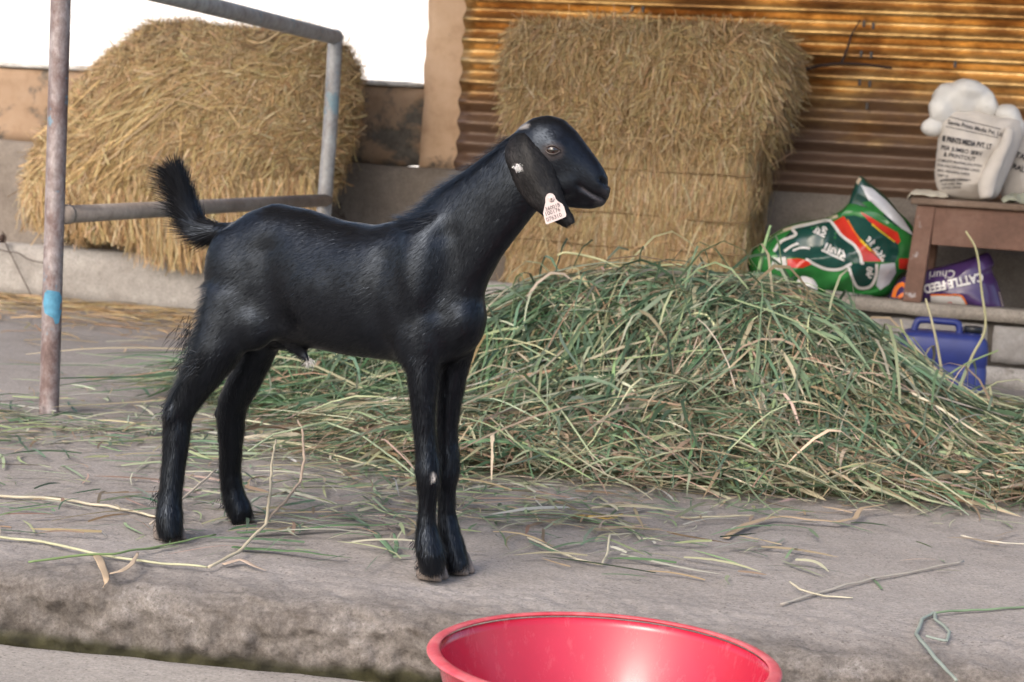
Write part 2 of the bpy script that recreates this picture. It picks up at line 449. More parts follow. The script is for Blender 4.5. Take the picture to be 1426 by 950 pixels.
def tub_mat():
    m, nt, b = new_mat('red_plastic')
    n1 = tex_noise(nt, 5, 6, .6); c = ramp(nt, n1.outputs[0], [(.3, (.35, .010, .030)), (.7, (.43, .016, .044))]).outputs[0]
    n2 = tex_noise(nt, 55, 9, .8, stretch=(1, 1, .35))
    f = ramp(nt, n2.outputs[0], [(.55, (0, 0, 0)), (.75, (.22, .22, .22))]).outputs[0]
    c = mix(nt, f, c, (.66, .30, .32))
    nt.links.new(c, b.inputs['Base Color'])
    nt.links.new(ramp(nt, n2.outputs[0], [(.35, (.16, .16, .16)), (.7, (.34, .34, .34))]).outputs[0], b.inputs['Roughness'])
    b.inputs['Specular IOR Level'].default_value = .5
    b.inputs['Coat Weight'].default_value = .15; b.inputs['Coat Roughness'].default_value = .2
    bump(nt, b, n1.outputs[0], .12, .004)
    return m
M['tub'] = tub_mat()
M['tub_rim'] = stained('red_plastic_rim', [(.3, (.46, .018, .045)), (.7, (.60, .17, .18))], 20, 90, rough=.38, bmp=.1, spec=.5)
M['wood'] = stained('old_painted_wood', [(.25, (.10, .055, .04)), (.5, (.165, .09, .065)), (.8, (.24, .15, .115))], 5, 55, spots=(.36, .33, .33), spot_scale=13, spot_lo=.64, rough=.65, bmp=.3, stretch=(1, 1, 1))
M['wood_top'] = stained('worn_wood_top', [(.25, (.10, .07, .05)), (.6, (.20, .14, .105)), (.8, (.30, .24, .2))], 8, 60, rough=.7, bmp=.4)
M['bag_white'] = plain('white_sack', (.56, .52, .48), .7, .3, var=.07, scale=18, bmp=.3)
M['bag_puff'] = plain('white_polythene', (.66, .65, .63), .4, .4, var=.05, scale=22, bmp=.35)
M['ink'] = plain('dark_ink', (.035, .035, .045), .7, .2)
M['rag'] = plain('grey_rag', (.52, .48, .40), .85, .15, var=.15, scale=30, bmp=.5)
M['rag2'] = plain('green_rag', (.33, .34, .27), .8, .2, var=.25, scale=20, bmp=.5)
def film(name, col, rough=.2, var=.25, scale=9):
    return plain(name, col, rough, .6, var=var, scale=scale, bmp=.5)
M['f_green'] = film('film_green', (.025, .17, .04))
M['f_dkgreen'] = film('film_dark_green', (.010, .055, .045))
M['f_bright'] = film('film_bright_green', (.10, .36, .05))
M['f_red'] = film('film_red', (.55, .035, .02))
M['f_orange'] = film('film_orange', (.75, .18, .02))
M['f_yellow'] = film('film_yellow', (.72, .50, .03))
M['f_white'] = film('film_white', (.66, .64, .63), var=.1)
M['f_cream'] = film('film_seam', (.52, .43, .33), .7, .15)
M['f_purple'] = film('film_purple', (.055, .028, .105))
M['f_silver'] = film('film_silver', (.50, .52, .58), .22, .2)
M['jerry'] = plain('blue_plastic', (.016, .027, .145), .42, .45, var=.18, scale=12, bmp=.1)
M['cap'] = plain('black_plastic', (.012, .014, .018), .4, .4)
M['stalk'] = attr_mat('dry_stalk', .6, .3, .1)
M['far'] = stained('whitewash', [(.3, (.74, .73, .71)), (.7, (.82, .81, .80))], .6, 4, bmp=.1)

# ------------------------------------------------------------------ ground
# front edge of the platform on its own line: y = EY0 + EK * x
e0, e1 = at_z(0, 782, 0), at_z(1426, 920, 0)
EK = (e1[1] - e0[1]) / (e1[0] - e0[0]); EY0 = e0[1] - EK * e0[0]
def edge_y(x): return EY0 + EK * x

def build_platform():
    xs = np.concatenate([np.linspace(-6, -1.4, 24), np.linspace(-1.35, 1.6, 420), np.linspace(1.65, 6, 24)])
    # profile: t = distance behind the edge, and the face running down into the gutter
    t_top = np.concatenate([np.linspace(7.5, 1.2, 60), np.linspace(1.15, .0, 150)])
    prof = [(t, 0.0, 0) for t in t_top[:-1]]
    for a in np.linspace(0, 1, 14):         # rounded, then a rough near-vertical face
        ang = a * math.pi / 2
        prof.append((.035 - .035 - .045 * math.sin(ang) + .0, -.035 * (1 - math.cos(ang)), a))
    for a in np.linspace(.08, 1, 14):
        prof.append((-.045 + .004 * a, -.035 - .095 * a, 1 + a))
    V, C = [], []
    for (t, z, k) in prof:
        for x in xs:
            wob = .014 * noise.noise(Vector((x * 2.2, 3, 0))) + .008 * noise.noise(Vector((x * 9, 1, 0)))
            y = edge_y(x) + t + (wob if t < .4 else 0)
            zz = z
            fade = max(0, 1 - t / .30) if t > 0 else 1
            q = Vector((x, y, z))
            zz += .004 * noise.noise(q * 3.1) + .0018 * noise.noise(q * 14)
            if fade > 0:
                zz += fade * (.004 * (noise.noise(q * 8) - .25) + .003 * noise.noise(q * 34) - .009 * fade ** 5)
                n = noise.noise(Vector((x * 16, y * 16, z * 22))) * .008 + noise.noise(Vector((x * 45, y * 45, z * 50))) * .010 + noise.noise(Vector((x * 100, y * 100, z * 110))) * .005
                if k > 0: y += -n * min(1, k * 2)
                else: zz += n * .35 * fade
            V.append((x, y, zz))
            q2 = noise.noise(Vector((x * 5, y * 5, 7.7)))
            edge_m = min(1, max(0, (1.0 - t / (.11 + .06 * q2)))) if t > 0 else 1.0
            wet = 0.0
            if k > 1: wet = min(1, max(0, (k - 1.48 + .12 * noise.noise(Vector((x * 4, 0, 2)))) / .14))
            C.append((edge_m ** 1.6 * (.55 + .45 * min(1, max(0, k + .4))), wet, 0))
    nx = len(xs); F = []
    for i in range(len(prof) - 1):
        for j in range(nx - 1):
            F.append((i * nx + j, (i + 1) * nx + j, (i + 1) * nx + j + 1, i * nx + j + 1))
    o = obj('concrete_platform', V, F, M['platform'], cols=np.array(C), origin=np.array([0, 4.0, 0]))
    tag(o, 'grey worn concrete platform with rough eroded front edge', None, None, 'structure')
build_platform()

# gutter floor and front slab
def build_front():
    xs = np.linspace(-3, 3, 260); V, F = [], []
    ts = [-.15, -.12, -.09, -.06, -.015, .03]
    for t in ts:
        for x in xs: V.append((x, edge_y(x) + t, -.118 + .006 * noise.noise(Vector((x * 12, t * 30, 5)))))
    nx = len(xs)
    for i in range(len(ts) - 1):
        for j in range(nx - 1): F.append((i * nx + j, i * nx + j + 1, (i + 1) * nx + j + 1, (i + 1) * nx + j))
    g = stained('gutter_sludge', [(.3, (.014, .013, .007)), (.7, (.05, .046, .022))], 9, 40, rough=.35, bmp=.4, spec=.5)
    o = obj('gutter', V, F, g, origin=np.array([0, 2.6, -.118])); tag(o, 'dark mossy wet gutter along the platform edge', None, None, 'structure')
    ts = [-2.9, -2.0, -1.2, -.7] + list(np.linspace(-.6, -.128, 26)) + [-.122, -.118, -.116]
    V, F = [], []
    for ti, t in enumerate(ts):
        for x in xs:
            w = .010 * noise.noise(Vector((x * 3, 8, 0))) + .009 * noise.noise(Vector((x * 13, 2, 0))) + .004 * noise.noise(Vector((x * 50, 2, 0)))
            y = edge_y(x) + t + (w if t > -.3 else 0)
            z = -.088 + .0022 * noise.noise(Vector((x * 9, y * 9, 0))) + .0015 * noise.noise(Vector((x * 35, y * 35, 0)))
            if ti == len(ts) - 3: z -= .003
            if ti == len(ts) - 2: z -= .014
            if ti == len(ts) - 1: z -= .040
            V.append((x, y, z))
    for i in range(len(ts) - 1):
        for j in range(nx - 1): F.append((i * nx + j, i * nx + j + 1, (i + 1) * nx + j + 1, (i + 1) * nx + j))
    o = obj('pavement', V, F, M['slab'], origin=np.array([0, 1.5, -.088])); tag(o, 'lower concrete alley floor in front of the gutter', None, None, 'structure')
    V = [(-1500, -1500, -.16), (1500, -1500, -.16), (1500, 1500, -.16), (-1500, 1500, -.16)]
    o = obj('ground', V, [(0, 1, 2, 3)], M['earth'], smooth=False, origin=np.array([0, 0, -.16])); tag(o, 'bare earth ground all around', None, None, 'structure')
build_front()

# ------------------------------------------------------------------ feed trough, low wall, upper wall, pillar, sheet
S_L, S_R = -3.6, 3.2
s_split = wpx(900, 450, 0)[0]
tr = empty('feed_trough', wp(0, 0, 0)); tag(tr, 'long concrete feed trough built against the back wall', 'trough')
V, F = rough_box(S_L, s_split, 0, .13, -.01, .20, .05, .008, 3); obj('front_wall', V, F, M['trough'], tr)
V, F = rough_box(S_L, S_R, .13, .56, .03, .13, .12, .004, 5); obj('trough_floor', V, F, M['trough'], tr)
V, F = rough_box(s_split, S_R, -.015, .14, .205, .25, .04, .003, 9); obj('lip', V, F, M['lip'], tr)
V, F = rough_box(s_split, S_R, -.06, .02, -.01, .065, .04, .004, 12); obj('footing', V, F, M['trough'], tr)
bs = s_split; bi = 0
sj = wpx(1378, 480, 0)[0]
starts = [sj - .40 * 3, sj - .40 * 2, sj - .40, sj, sj + .40, sj + .8, sj + 1.2]
for a in starts:
    s0, s1 = max(a, s_split) + .007, a + .40 - .007
    if s1 - s0 < .05 or s0 > S_R: continue
    V, F = rough_box(s0, s1, .008, .125, .072, .196, .03, .005, 20 + bi); bi += 1
    obj('block', V, F, M['block'], tr)
V, F = rough_box(s_split, S_R, .022, .12, .02, .204, .2, .001, 40); obj('mortar', V, F, plain('mortar', (.07, .062, .055), .95, .1, var=.3), tr)

lw = obj('low_wall', *rough_box(S_L, S_R, .56, .76, -.05, .58, .06, .006, 50), M['lowwall'], origin=wp(0, .6, 0))
tag(lw, 'low grey rendered wall behind the trough and bales', 'wall')
sp0, sp1 = wpx(589, 120, .64)[0], wpx(652, 120, .64)[0]
uw = empty('brick_wall', wp(-1.5, .7, .58)); tag(uw, 'worn patchy brown plaster wall below the bright opening', 'wall')
obj('wall_body', *rough_box(S_L, sp0 + .01, .64, .76, .575, .885, .05, .007, 60), M['upwall'], uw)
obj('cap', *rough_box(S_L, sp0 + .004, .625, .775, .883, .905, .04, .005, 61), M['white_cap'], uw)
pl = obj('plaster_pillar', *rough_box(sp0, sp1 + .05, .632, .80, .57, 3.4, .05, .006, 70), M['pillar'], origin=wp(sp0, .7, .58))
tag(pl, 'ochre plaster pillar with dark flaked patches beside rusty sheet', 'pillar')

def build_sheet():
    s0 = wpx(643, 120, .59)[0]; s1 = 3.0
    pitch = .078
    zs = np.arange(.545, 2.1, pitch / 14); ss = np.linspace(s0, s1, 70)
    V, F = [], []
    for z in zs:
        ph = z / pitch * 2 * math.pi
        for s in ss:
            zz = z - .018 * (s - s0) * 0
            d = .575 + .0165 * math.sin(ph) + .006 * noise.noise(Vector((s * 1.3, z * 1.6, 4))) + .0018 * noise.noise(Vector((s * 7, z * 4, 9)))
            e = .006 * noise.noise(Vector((z * 9, 5, 1))) if s == ss[0] else 0
            V.append(wp(s + e, d, zz + .004 * noise.noise(Vector((s * 1.1, z * .7, 2)))))
    n = len(ss)
    for i in range(len(zs) - 1):
        for j in range(n - 1): F.append((i * n + j, i * n + j + 1, (i + 1) * n + j + 1, (i + 1) * n + j))
    r = empty('corrugated_sheet', wp((s0 + s1) / 2, .58, .585)); tag(r, 'rusty golden brown corrugated metal sheet cladding the back wall', 'metal sheet')
    sh = obj('sheet_panel', V, F, M['sheet'], r)
    so = sh.modifiers.new('solid', 'SOLIDIFY'); so.thickness = .0015
    # pairs of iron ties on the ridges
    for (px, py) in ((1203, 33), (1216, 36), (1199, 75), (1213, 77), (1197, 115), (1211, 117), (1207, 148), (1330, 90), (880, 12), (895, 13)):
        s, z = wpx(px, py, .555)
        c = wp(s, .559, z)
        V2, F2 = box(c, .005, .006, .012, WU, WN)
        bevel(obj('tie', V2, F2, M['tie'], r), .002)
build_sheet()
# dead twig hanging across the sheet
def twig():
    pts = [at_plane(px, py, WO + WN * .53, WN) for px, py in ((1100, 103), (1118, 97), (1140, 92), (1170, 89), (1205, 90), (1242, 95))]
    a = tube(spline(pts, 24), np.linspace(.008, .0045, 24), 7)
    pts2 = [at_plane(px, py, WO + WN * .53, WN) for px, py in ((1171, 89), (1176, 78), (1182, 62), (1186, 48), (1198, 28))]
    b_ = tube(spline(pts2, 16), np.linspace(.006, .0025, 16), 6)
    V, F = join([a, b_])
    tag(obj('twig', V, F, M['twig']), 'thin forked dry twig caught against the rusty sheet', 'twig')
twig()

# unseen roof added above the frame to shade platform and trough from overhead sky
V, F = box((0.2, 5.2, 3.35), 3.6, 3.0, .02, az=np.array([0, -.06, 1.0]), ay=np.array([0, 1.0, .06]))
tag(obj('added_roof', V, F, plain('roof_sheet', (.38, .37, .36), .6, .3), smooth=False), 'unseen plain grey metal roof added to shade the platform from above', None, None, 'structure')
# whitewashed sunlit wall far outside the opening
V, F = box((-6, 22, 2.5), 14, .15, 2.7)
tag(obj('boundary_wall', V, F, M['far'], smooth=False), 'bright whitewashed wall seen outside through the opening', 'wall')

def wire():
    parts = []
    for pts in (((-25, 335), (2, 334), (14, 352), (28, 380), (52, 428)), ((-25, 340), (8, 350), (24, 352), (42, 362), (60, 366)), ((-20, 330), (4, 338), (8, 330), (2, 322))):
        parts.append(tube(spline(np.array([at_plane(x, y, WO + WN * -.03, WN) for x, y in pts]), 30), .0022, 6))
    parts.append(ellipsoid(at_plane(3, 332, WO + WN * -.03, WN), (.011, 0, 0), (0, .010, 0), (0, 0, .016)))
    tag(obj('rope', *join(parts), M['twig']), 'dark frayed rope end hanging on the trough front at the far left', 'rope')
wire()

# ------------------------------------------------------------------ pipe railing
def railing():
    yA, yB = 4.30, 6.1
    b0 = at_z(68, 577, 0); yA = b0[1]
    topA = at_y(86, -60, yA)
    r = empty('pipe_railing', b0); tag(r, 'rusty metal pipe railing with flaking blue paint', 'railing')
    ra = .5 * 27.5 / FPX * yA; rb = .5 * 20.5 / FPX * yB
    P = [b0 + np.array([0, 0, -.01]), at_y(71, 480, yA), at_y(76, 300, yA), at_y(83, 60, yA), topA]
    post = obj('post', *tube(spline(P, 30), ra, 20), M['post'], r)
    post['label'] = 'rust brown post with flakes of blue paint'
    # flake of bright blue paint
    bb = BVHTree.FromPolygons([Vector(v) for v in tube(spline(P, 30), ra, 20)[0]], [list(f) for f in tube(spline(P, 30), ra, 20)[1]])
    decal('paint_flake', [(62, 408), (66, 404), (74, 405), (83, 407), (86, 414), (87, 428), (84, 440), (82, 450), (77, 452), (74, 443), (68, 440), (62, 436), (60, 422)], bb, M['bluepaint'], post)
    eB = at_y(467, 52, yB); b1 = at_y(452, 286, yB); g1 = np.array([b1[0] - .004, yB, -.02])
    obj('post', *tube(spline([eB, at_y(461, 160, yB), b1, g1], 24), rb, 16), M['rail'], r)
    # top rail with a bent elbow
    tA = at_y(86, -43, yA)
    d = (tA - eB) / np.linalg.norm(tA - eB)
    obj('top_rail', *tube([eB - d * .012, eB + d * .02, eB + (tA - eB) * .5, tA], rb * 1.0, 16), M['rail'], r)
    obj('elbow', *ellipsoid(eB, (rb * 1.08, 0, 0), (0, rb * 1.08, 0), (0, 0, rb * 1.08)), M['rail'], r)
    l0, l1 = at_y(88, 299, yA), at_y(455, 279, yB)
    obj('lower_rail', *tube([l0, (l0 + l1) / 2, l1], [ra * .92, ra * .92, ra * .92], 16), M['rail_dirty'], r)
    obj('weld_collar', *tube([l0 + (l1 - l0) * .004, l0 + (l1 - l0) * .012], ra * 1.03, 16), M['rail_dirty'], r)

# ------------------------------------------------------------------ print on curved things
def fill2d(polys):
    """fill one or more outlines (holes allowed by text meshes only)"""
    bm = bmesh.new()
    for poly in polys:
        try: bm.faces.new([bm.verts.new((x, y, 0)) for x, y in poly])
        except ValueError: pass
    return bm
def refine(bm, L):
    bmesh.ops.triangulate(bm, faces=bm.faces[:])
    for _ in range(5):
        e = [x for x in bm.edges if x.calc_length() > L]
        if not e: break
        bmesh.ops.subdivide_edges(bm, edges=e, cuts=1)
        bmesh.ops.triangulate(bm, faces=[f for f in bm.faces if len(f.verts) > 3])
def lay(bm, bvh, off, depth_default=None):
    V, ok = [], []
    o = Vector(CAMPOS)
    for v in bm.verts:
        rd = Vector(ray(v.co.x, v.co.y))
        hit, nrm, idx, dist = bvh.ray_cast(o, rd)
        ok.append(hit is not None)
        V.append(np.array(hit - rd * off) if hit is not None else np.zeros(3))
    bm.verts.index_update()
    F = [[v.index for v in f.verts] for f in bm.faces if all(ok[v.index] for v in f.verts)]
    used = sorted({i for f in F for i in f}); mp = {j: i for i, j in enumerate(used)}
    return np.array([V[i] for i in used]), [[mp[i] for i in f] for f in F]
def decal(name, poly, bvh, mat, parent, off=.0025, L=6):
    bm = fill2d([poly] if not isinstance(poly[0][0], (tuple, list)) else poly); refine(bm, L)
    V, F = lay(bm, bvh, off); bm.free()
    if not len(V): return None
    return obj(name, V, F, mat, parent)
def stroke(pts, w):
    P = spline(np.array(pts, float), len(pts) * 5); T = unit(np.gradient(P, axis=0)); Nn = np.stack([-T[:, 1], T[:, 0]], 1)
    a, b_ = P + Nn * w / 2, P - Nn * w / 2
    return [[tuple(a[i]), tuple(a[i + 1]), tuple(b_[i + 1]), tuple(b_[i])] for i in range(len(P) - 1)]
def text_decal(name, body, x, y, size, ang, bvh, mat, parent, off=.0035, sx=1.0, shear=0.0, bold=0.0, L=7):
    """letters laid on the surface: (x, y) left end of the base line in the side view, ang in degrees clockwise"""
    cu = bpy.data.curves.new('t', 'FONT'); cu.body = body; cu.size = 1.0; cu.resolution_u = 3; cu.offset = bold; cu.shear = shear
    to = bpy.data.objects.new('t', cu); COL.objects.link(to)
    dg = bpy.context.evaluated_depsgraph_get()
    me = bpy.data.meshes.new_from_object(to.evaluated_get(dg))
    bm = bmesh.new(); bm.from_mesh(me)
    bpy.data.objects.remove(to); bpy.data.curves.remove(cu); bpy.data.meshes.remove(me)
    if not bm.verts: bm.free(); return None
    a = math.radians(ang); ca, sa = math.cos(a), math.sin(a)
    for v in bm.verts:
        u, w = v.co.x * size * sx, -v.co.y * size
        v.co = Vector((x + u * ca - w * sa, y + u * sa + w * ca, 0))
    refine(bm, L)
    V, F = lay(bm, bvh, off); bm.free()
    if not len(V): return None
    return obj(name, V, F, mat, parent)
def bvh_of(V, F): return BVHTree.FromPolygons([Vector(v) for v in V], [list(map(int, f)) for f in F])
railing()

# ------------------------------------------------------------------ straw
STRAW_PAL = [(.48, .345, .18), (.41, .28, .135), (.54, .415, .24), (.30, .195, .09), (.60, .49, .32)]
STRAW_PR = [.34, .26, .18, .14, .08]
def straw_on(name, V, T, N, n, dirf, lenr, widr, lift, parent, curl=.25, droop=0.0, weight=None, K=4, pal=STRAW_PAL, pr=STRAW_PR, stand=.12):
    P, Q = sample(V, T, N, n, weight)
    D = dirf(P, Q)
    D = D - Q * (D * Q).sum(1)[:, None]; D = unit(D)
    D = unit(D + Q * RNG.normal(stand, stand, (n, 1)))
    Ln = RNG.uniform(*lenr, n); side = unit(np.cross(D, Q) + RNG.normal(0, .35, (n, 3)))
    t = np.linspace(-.5, .5, K)
    cv = RNG.normal(0, curl, (n, 1)); cu = RNG.normal(0, curl * .5, (n, 1))
    lf = RNG.uniform(lift[0], lift[1], (n, 1))
    path = (P + Q * lf)[:, None, :] + D[:, None, :] * (Ln[:, None] * t)[:, :, None]
    bend = (t ** 2)[None, :, None] * Ln[:, None, None]
    path += bend * (side * cv + Q * cu)[:, None, :]
    path[:, :, 2] -= droop * (Ln[:, None] * np.clip(t + .5, 0, 1) ** 2)
    return strips(name, path, RNG.uniform(*widr, n), side, pick_cols(n, pal, pr), M['straw'], parent, kind='stuff')

def bale_mesh(rings_f, nz, na):
    V, F = [], []
    for i in range(nz):
        for j in range(na): V.append(rings_f(i / (nz - 1), 2 * math.pi * j / na))
    for i in range(nz - 1):
        for j in range(na):
            k = (j + 1) % na; F.append((i * na + j, i * na + k, (i + 1) * na + k, (i + 1) * na + j))
    F.append(tuple(range(na))[::-1]); F.append(tuple(range((nz - 1) * na, nz * na)))
    return np.array(V), F
def sq(a, p): 
    c, s = math.cos(a), math.sin(a)
    return math.copysign(abs(c) ** (2 / p), c), math.copysign(abs(s) ** (2 / p), s)

def right_bale():
    dF = .05
    sl, _ = wpx(700, 250, dF); sr, _ = wpx(1040, 250, dF); _, zt = wpx(890, 52, dF + .15)
    cs, hw = (sl + sr) / 2, (sr - sl) / 2
    cd, hd = dF + .24, .24
    z0 = .13
    def rf(v, a):
        x, y = sq(a, 7)
        z = z0 + (zt - z0) * v
        wide = 1 + .10 * max(0, (v - .62) / .38) ** .7 * (1 if v < .97 else .93) + .012 * math.sin(v * 31)
        if v > .97: wide *= .93
        lean = .03 * (v - .5) * (x > 0)
        s = cs + hw * x * wide + .02 * v + lean; d = cd + hd * y * (1 + .06 * v)
        p = Vector(wp(s, d, z))
        n = noise.noise_vector(p * 5) * .022 + noise.noise_vector(p * 14) * .010
        if v > .9: n.z += .03 * noise.noise(p * 4)
        return np.array(p + n)
    V, F = bale_mesh(rf, 46, 110)
    r = empty('straw_bale', wp(cs, cd, z0)); tag(r, 'tall compact straw bale with bushy overhanging top against the rusty sheet', 'straw bale')
    obj('core', V, F, M['straw_core'], r)
    T = tris_of(F); N = vnormals(V, T)
    if np.dot(N[110 * 20 + 10], V[110 * 20 + 10] - V.mean(0)) < 0: N = -N
    top = (V[:, 2] - z0) / (zt - z0)
    front = 0.15 + 1.0 * np.clip(-(N @ WN), 0, 1) + .5 * (N[:, 2] > .5) + .35 * np.abs(N @ WU)
    vert = lambda P, Q: np.array([[0, 0, -1.0]]) + vnoise(P, 2.2, 3) * .55 + RNG.normal(0, .16, P.shape)
    straw_on('straw', V, T, N, 38000, vert, (.04, .16), (.0014, .0030), (-.006, .008), r, .10, weight=front * np.clip(1.1 - top * .6, .2, 1), stand=.03)
    # packed slabs: fine short straws, flatter and paler
    straw_on('straw_chaff', V, T, N, 14000, vert, (.015, .06), (.0014, .0028), (.0, .010), r, .2, weight=front, stand=.10, K=3)
    # bushy overhang
    def burst(P, Q):
        z = (P[:, 2] - z0) / (zt - z0)
        out = Q * 1.0 + np.array([0, 0, -.75]) + vnoise(P, 6, 9) * .9
        return out + RNG.normal(0, .45, P.shape)
    w = front * np.clip((top - .58) / .2, 0, 1)
    straw_on('top_straw', V, T, N, 20000, burst, (.05, .15), (.0016, .0034), (-.01, .045), r, .3, droop=.12, weight=w, stand=.42)
    straw_on('loose_straw', V, T, N, 1100, lambda P, Q: np.array([[0, 0, -1.0]]) + RNG.normal(0, .6, P.shape), (.06, .22), (.0018, .0034), (.006, .025), r, .45, droop=.1, weight=front, stand=.12)
    # twine
    for py in (150, 170, 240, 283) if False else (163, 237, 300, 345):
        za = wpx(890, py, dF)[1]
        P = []
        for sx in np.linspace(sl - .005, sr + .02, 60):
            p = wp(sx, dF - .016 + .008 * noise.noise(Vector((sx * 7, za * 9, 0))) + .25 * max(0, abs((sx - cs) / hw) - .97), za + .010 * noise.noise(Vector((sx * 3, za * 5, 2))) + .0 * sx)
            P.append(p)
        obj('twine', *tube(np.array(P), .0028, 5), M['twine'], r)
right_bale()

def left_bale():
    # a leaning, loosened bale slumped in the trough
    dF = .0
    cs, cz = wpx(258, 205, dF)
    cd = .20
    out_px = [(20, 262), (30, 205), (62, 160), (98, 112), (135, 66), (172, 38), (232, 34), (300, 38), (365, 46), (425, 56), (456, 80), (464, 116), (452, 170), (446, 226),
              (440, 268), (420, 296), (380, 318), (320, 330), (270, 345), (215, 350), (160, 340), (105, 338), (60, 325), (34, 300)]
    out = np.array([wpx(x, y, dF + .05) for x, y in out_px])
    c = np.array([cs, cz])
    out = spline(np.concatenate([out, out[:1]]), 121)[:-1]
    na = len(out)
    V, F = [], []
    nr = 26
    for side in (0, 1):
        for i in range(nr + 1):
            r = i / nr
            th = (1 - r ** 3.2) ** .55
            for j in range(na):
                q = c + (out[j] - c) * r
                d = cd + (-.24 if side == 0 else .30) * th
                # upper part leans back
                p = Vector(wp(q[0], d + .12 * max(0, q[1] - .45), q[1]))
                n = noise.noise_vector(p * 4) * .040 + noise.noise_vector(p * 10) * .030
                V.append(np.array(p + n) if side == 0 or i < nr else V[i * na + j])
    for side in (0, 1):
        o = side * (nr + 1) * na
        for i in range(nr):
            for j in range(na):
                k = (j + 1) % na
                f = (o + i * na + j, o + (i + 1) * na + j, o + (i + 1) * na + k, o + i * na + k)
                F.append(f if side else f[::-1])
    V = np.array(V)
    V, F = remesh(V, F, .016, 1)
    r = empty('straw_bale', wp(cs, cd, .13)); tag(r, 'loose rounded straw heap spilling over the trough behind the pipe railing', 'straw bale')
    obj('core', V, F, M['straw_core'], r)
    T = tris_of(F); N = vnormals(V, T)
    if np.mean(((V - V.mean(0)) * N).sum(1)) < 0: N = -N
    front = .1 + 1.0 * np.clip(-(N @ WN), 0, 1) + .5 * np.clip(N[:, 2], 0, 1) + .3 * np.abs(N @ WU)
    px, py = proj(V)
    def flow(P, Q):
        x, y = proj(P)
        t = np.clip((y - 150) / 160, 0, 1)[:, None]           # lower straw hangs
        diag = np.outer(np.ones(len(P)), -WU * .85) + np.array([0, 0, -.5])
        hang = np.array([[0.0, 0, -1.0]]) - WU * .12
        return diag * (1 - t) + hang * t + vnoise(P, 5.5, 5) * 1.5 + RNG.normal(0, .40, P.shape)
    straw_on('straw', V, T, N, 34000, flow, (.06, .22), (.0018, .0036), (-.01, .025), r, .4, weight=front, stand=.1)
    jum = lambda P, Q: RNG.normal(0, 1, P.shape) + vnoise(P, 4, 8) * 1.4
    straw_on('straw_chaff', V, T, N, 14000, jum, (.03, .12), (.0016, .0032), (.0, .03), r, .3, weight=front * np.clip((300 - py) / 150, .1, 1), stand=.2, K=3)
    # long locks that sweep from the lower left up over the top and fall again
    n = 650; PATH, SD = [], []
    arcs = [((70, 275), (150, 205), (230, 140), (330, 88)), ((95, 235), (180, 160), (250, 118), (345, 100)), ((60, 300), (110, 240), (190, 190), (270, 150)),
            ((180, 165), (260, 125), (330, 160), (352, 205)), ((330, 130), (300, 200), (290, 250), (285, 330)), ((210, 150), (170, 210), (150, 270), (145, 335)),
            ((300, 70), (370, 95), (420, 80), (470, 92)), ((230, 200), (205, 250), (195, 310), (190, 370)), ((380, 170), (360, 220), (340, 260), (330, 330))]
    bv = bvh_of(V, F)
    for k in range(n):
        a = arcs[k % len(arcs)]
        off = RNG.normal(0, 24, 2); pts = []
        for (x, y) in a:
            x2, y2 = x + off[0] + RNG.normal(0, 9), y + off[1] + RNG.normal(0, 9)
            h = bv.ray_cast(Vector(CAMPOS), Vector(ray(x2, y2)))[0]
            p = np.array(h) if h is not None else at_plane(x2, y2, WO + WN * (-.03), WN)
            pts.append(p - WN * RNG.uniform(.005, .05))
        u0 = RNG.uniform(0, .5); u1 = u0 + RNG.uniform(.3, .5)
        q = spline(np.array(pts), 40); PATH.append(q[np.linspace(u0 * 39, min(u1, 1) * 39, 9).astype(int)])
    PATH = np.array(PATH); SD = unit(np.cross(PATH[:, -1] - PATH[:, 0], -WN[None, :]) + RNG.normal(0, .3, (n, 3)))
    strips('swept_straw', PATH, RNG.uniform(.0022, .0042, n), SD, pick_cols(n, [(.60, .46, .24), (.52, .38, .18), (.66, .54, .32)], [1, 1, .6]), M['straw'], r, kind='stuff')
    # fringe hanging over the trough front
    n = 2600
    fx = RNG.uniform(45, 440, n); top = np.interp(fx, [45, 200, 300, 440], [280, 290, 285, 270]) + RNG.uniform(-30, 25, n)
    end = np.interp(fx, [45, 100, 180, 215, 270, 300, 440], [325, 335, 345, 372, 385, 372, 345]) - np.abs(RNG.normal(0, 28, n))
    P0 = np.array([at_plane(x, y, WO + WN * (-.045), WN) for x, y in zip(fx, top)]) - WN * RNG.uniform(0, .05, (n, 1))
    P1 = np.array([at_plane(x + dx, y, WO + WN * (-.035), WN) for x, y, dx in zip(fx, np.maximum(end, top + 20), RNG.normal(4, 14, n))]) - WN * RNG.uniform(0, .04, (n, 1))
    t = np.linspace(0, 1, 5)[None, :, None]
    path = P0[:, None] * (1 - t) + P1[:, None] * t - WN * (np.sin(t * 2.2) * RNG.uniform(.0, .035, (n, 1, 1))) + WU * (np.sin(t * 3) * RNG.normal(0, .012, (n, 1, 1)))
    SD = unit(WU[None, :] + RNG.normal(0, .4, (n, 3)))
    strips('fringe', path, RNG.uniform(.002, .0042, n), SD, pick_cols(n, STRAW_PAL, STRAW_PR), M['straw'], r, kind='stuff')
left_bale()

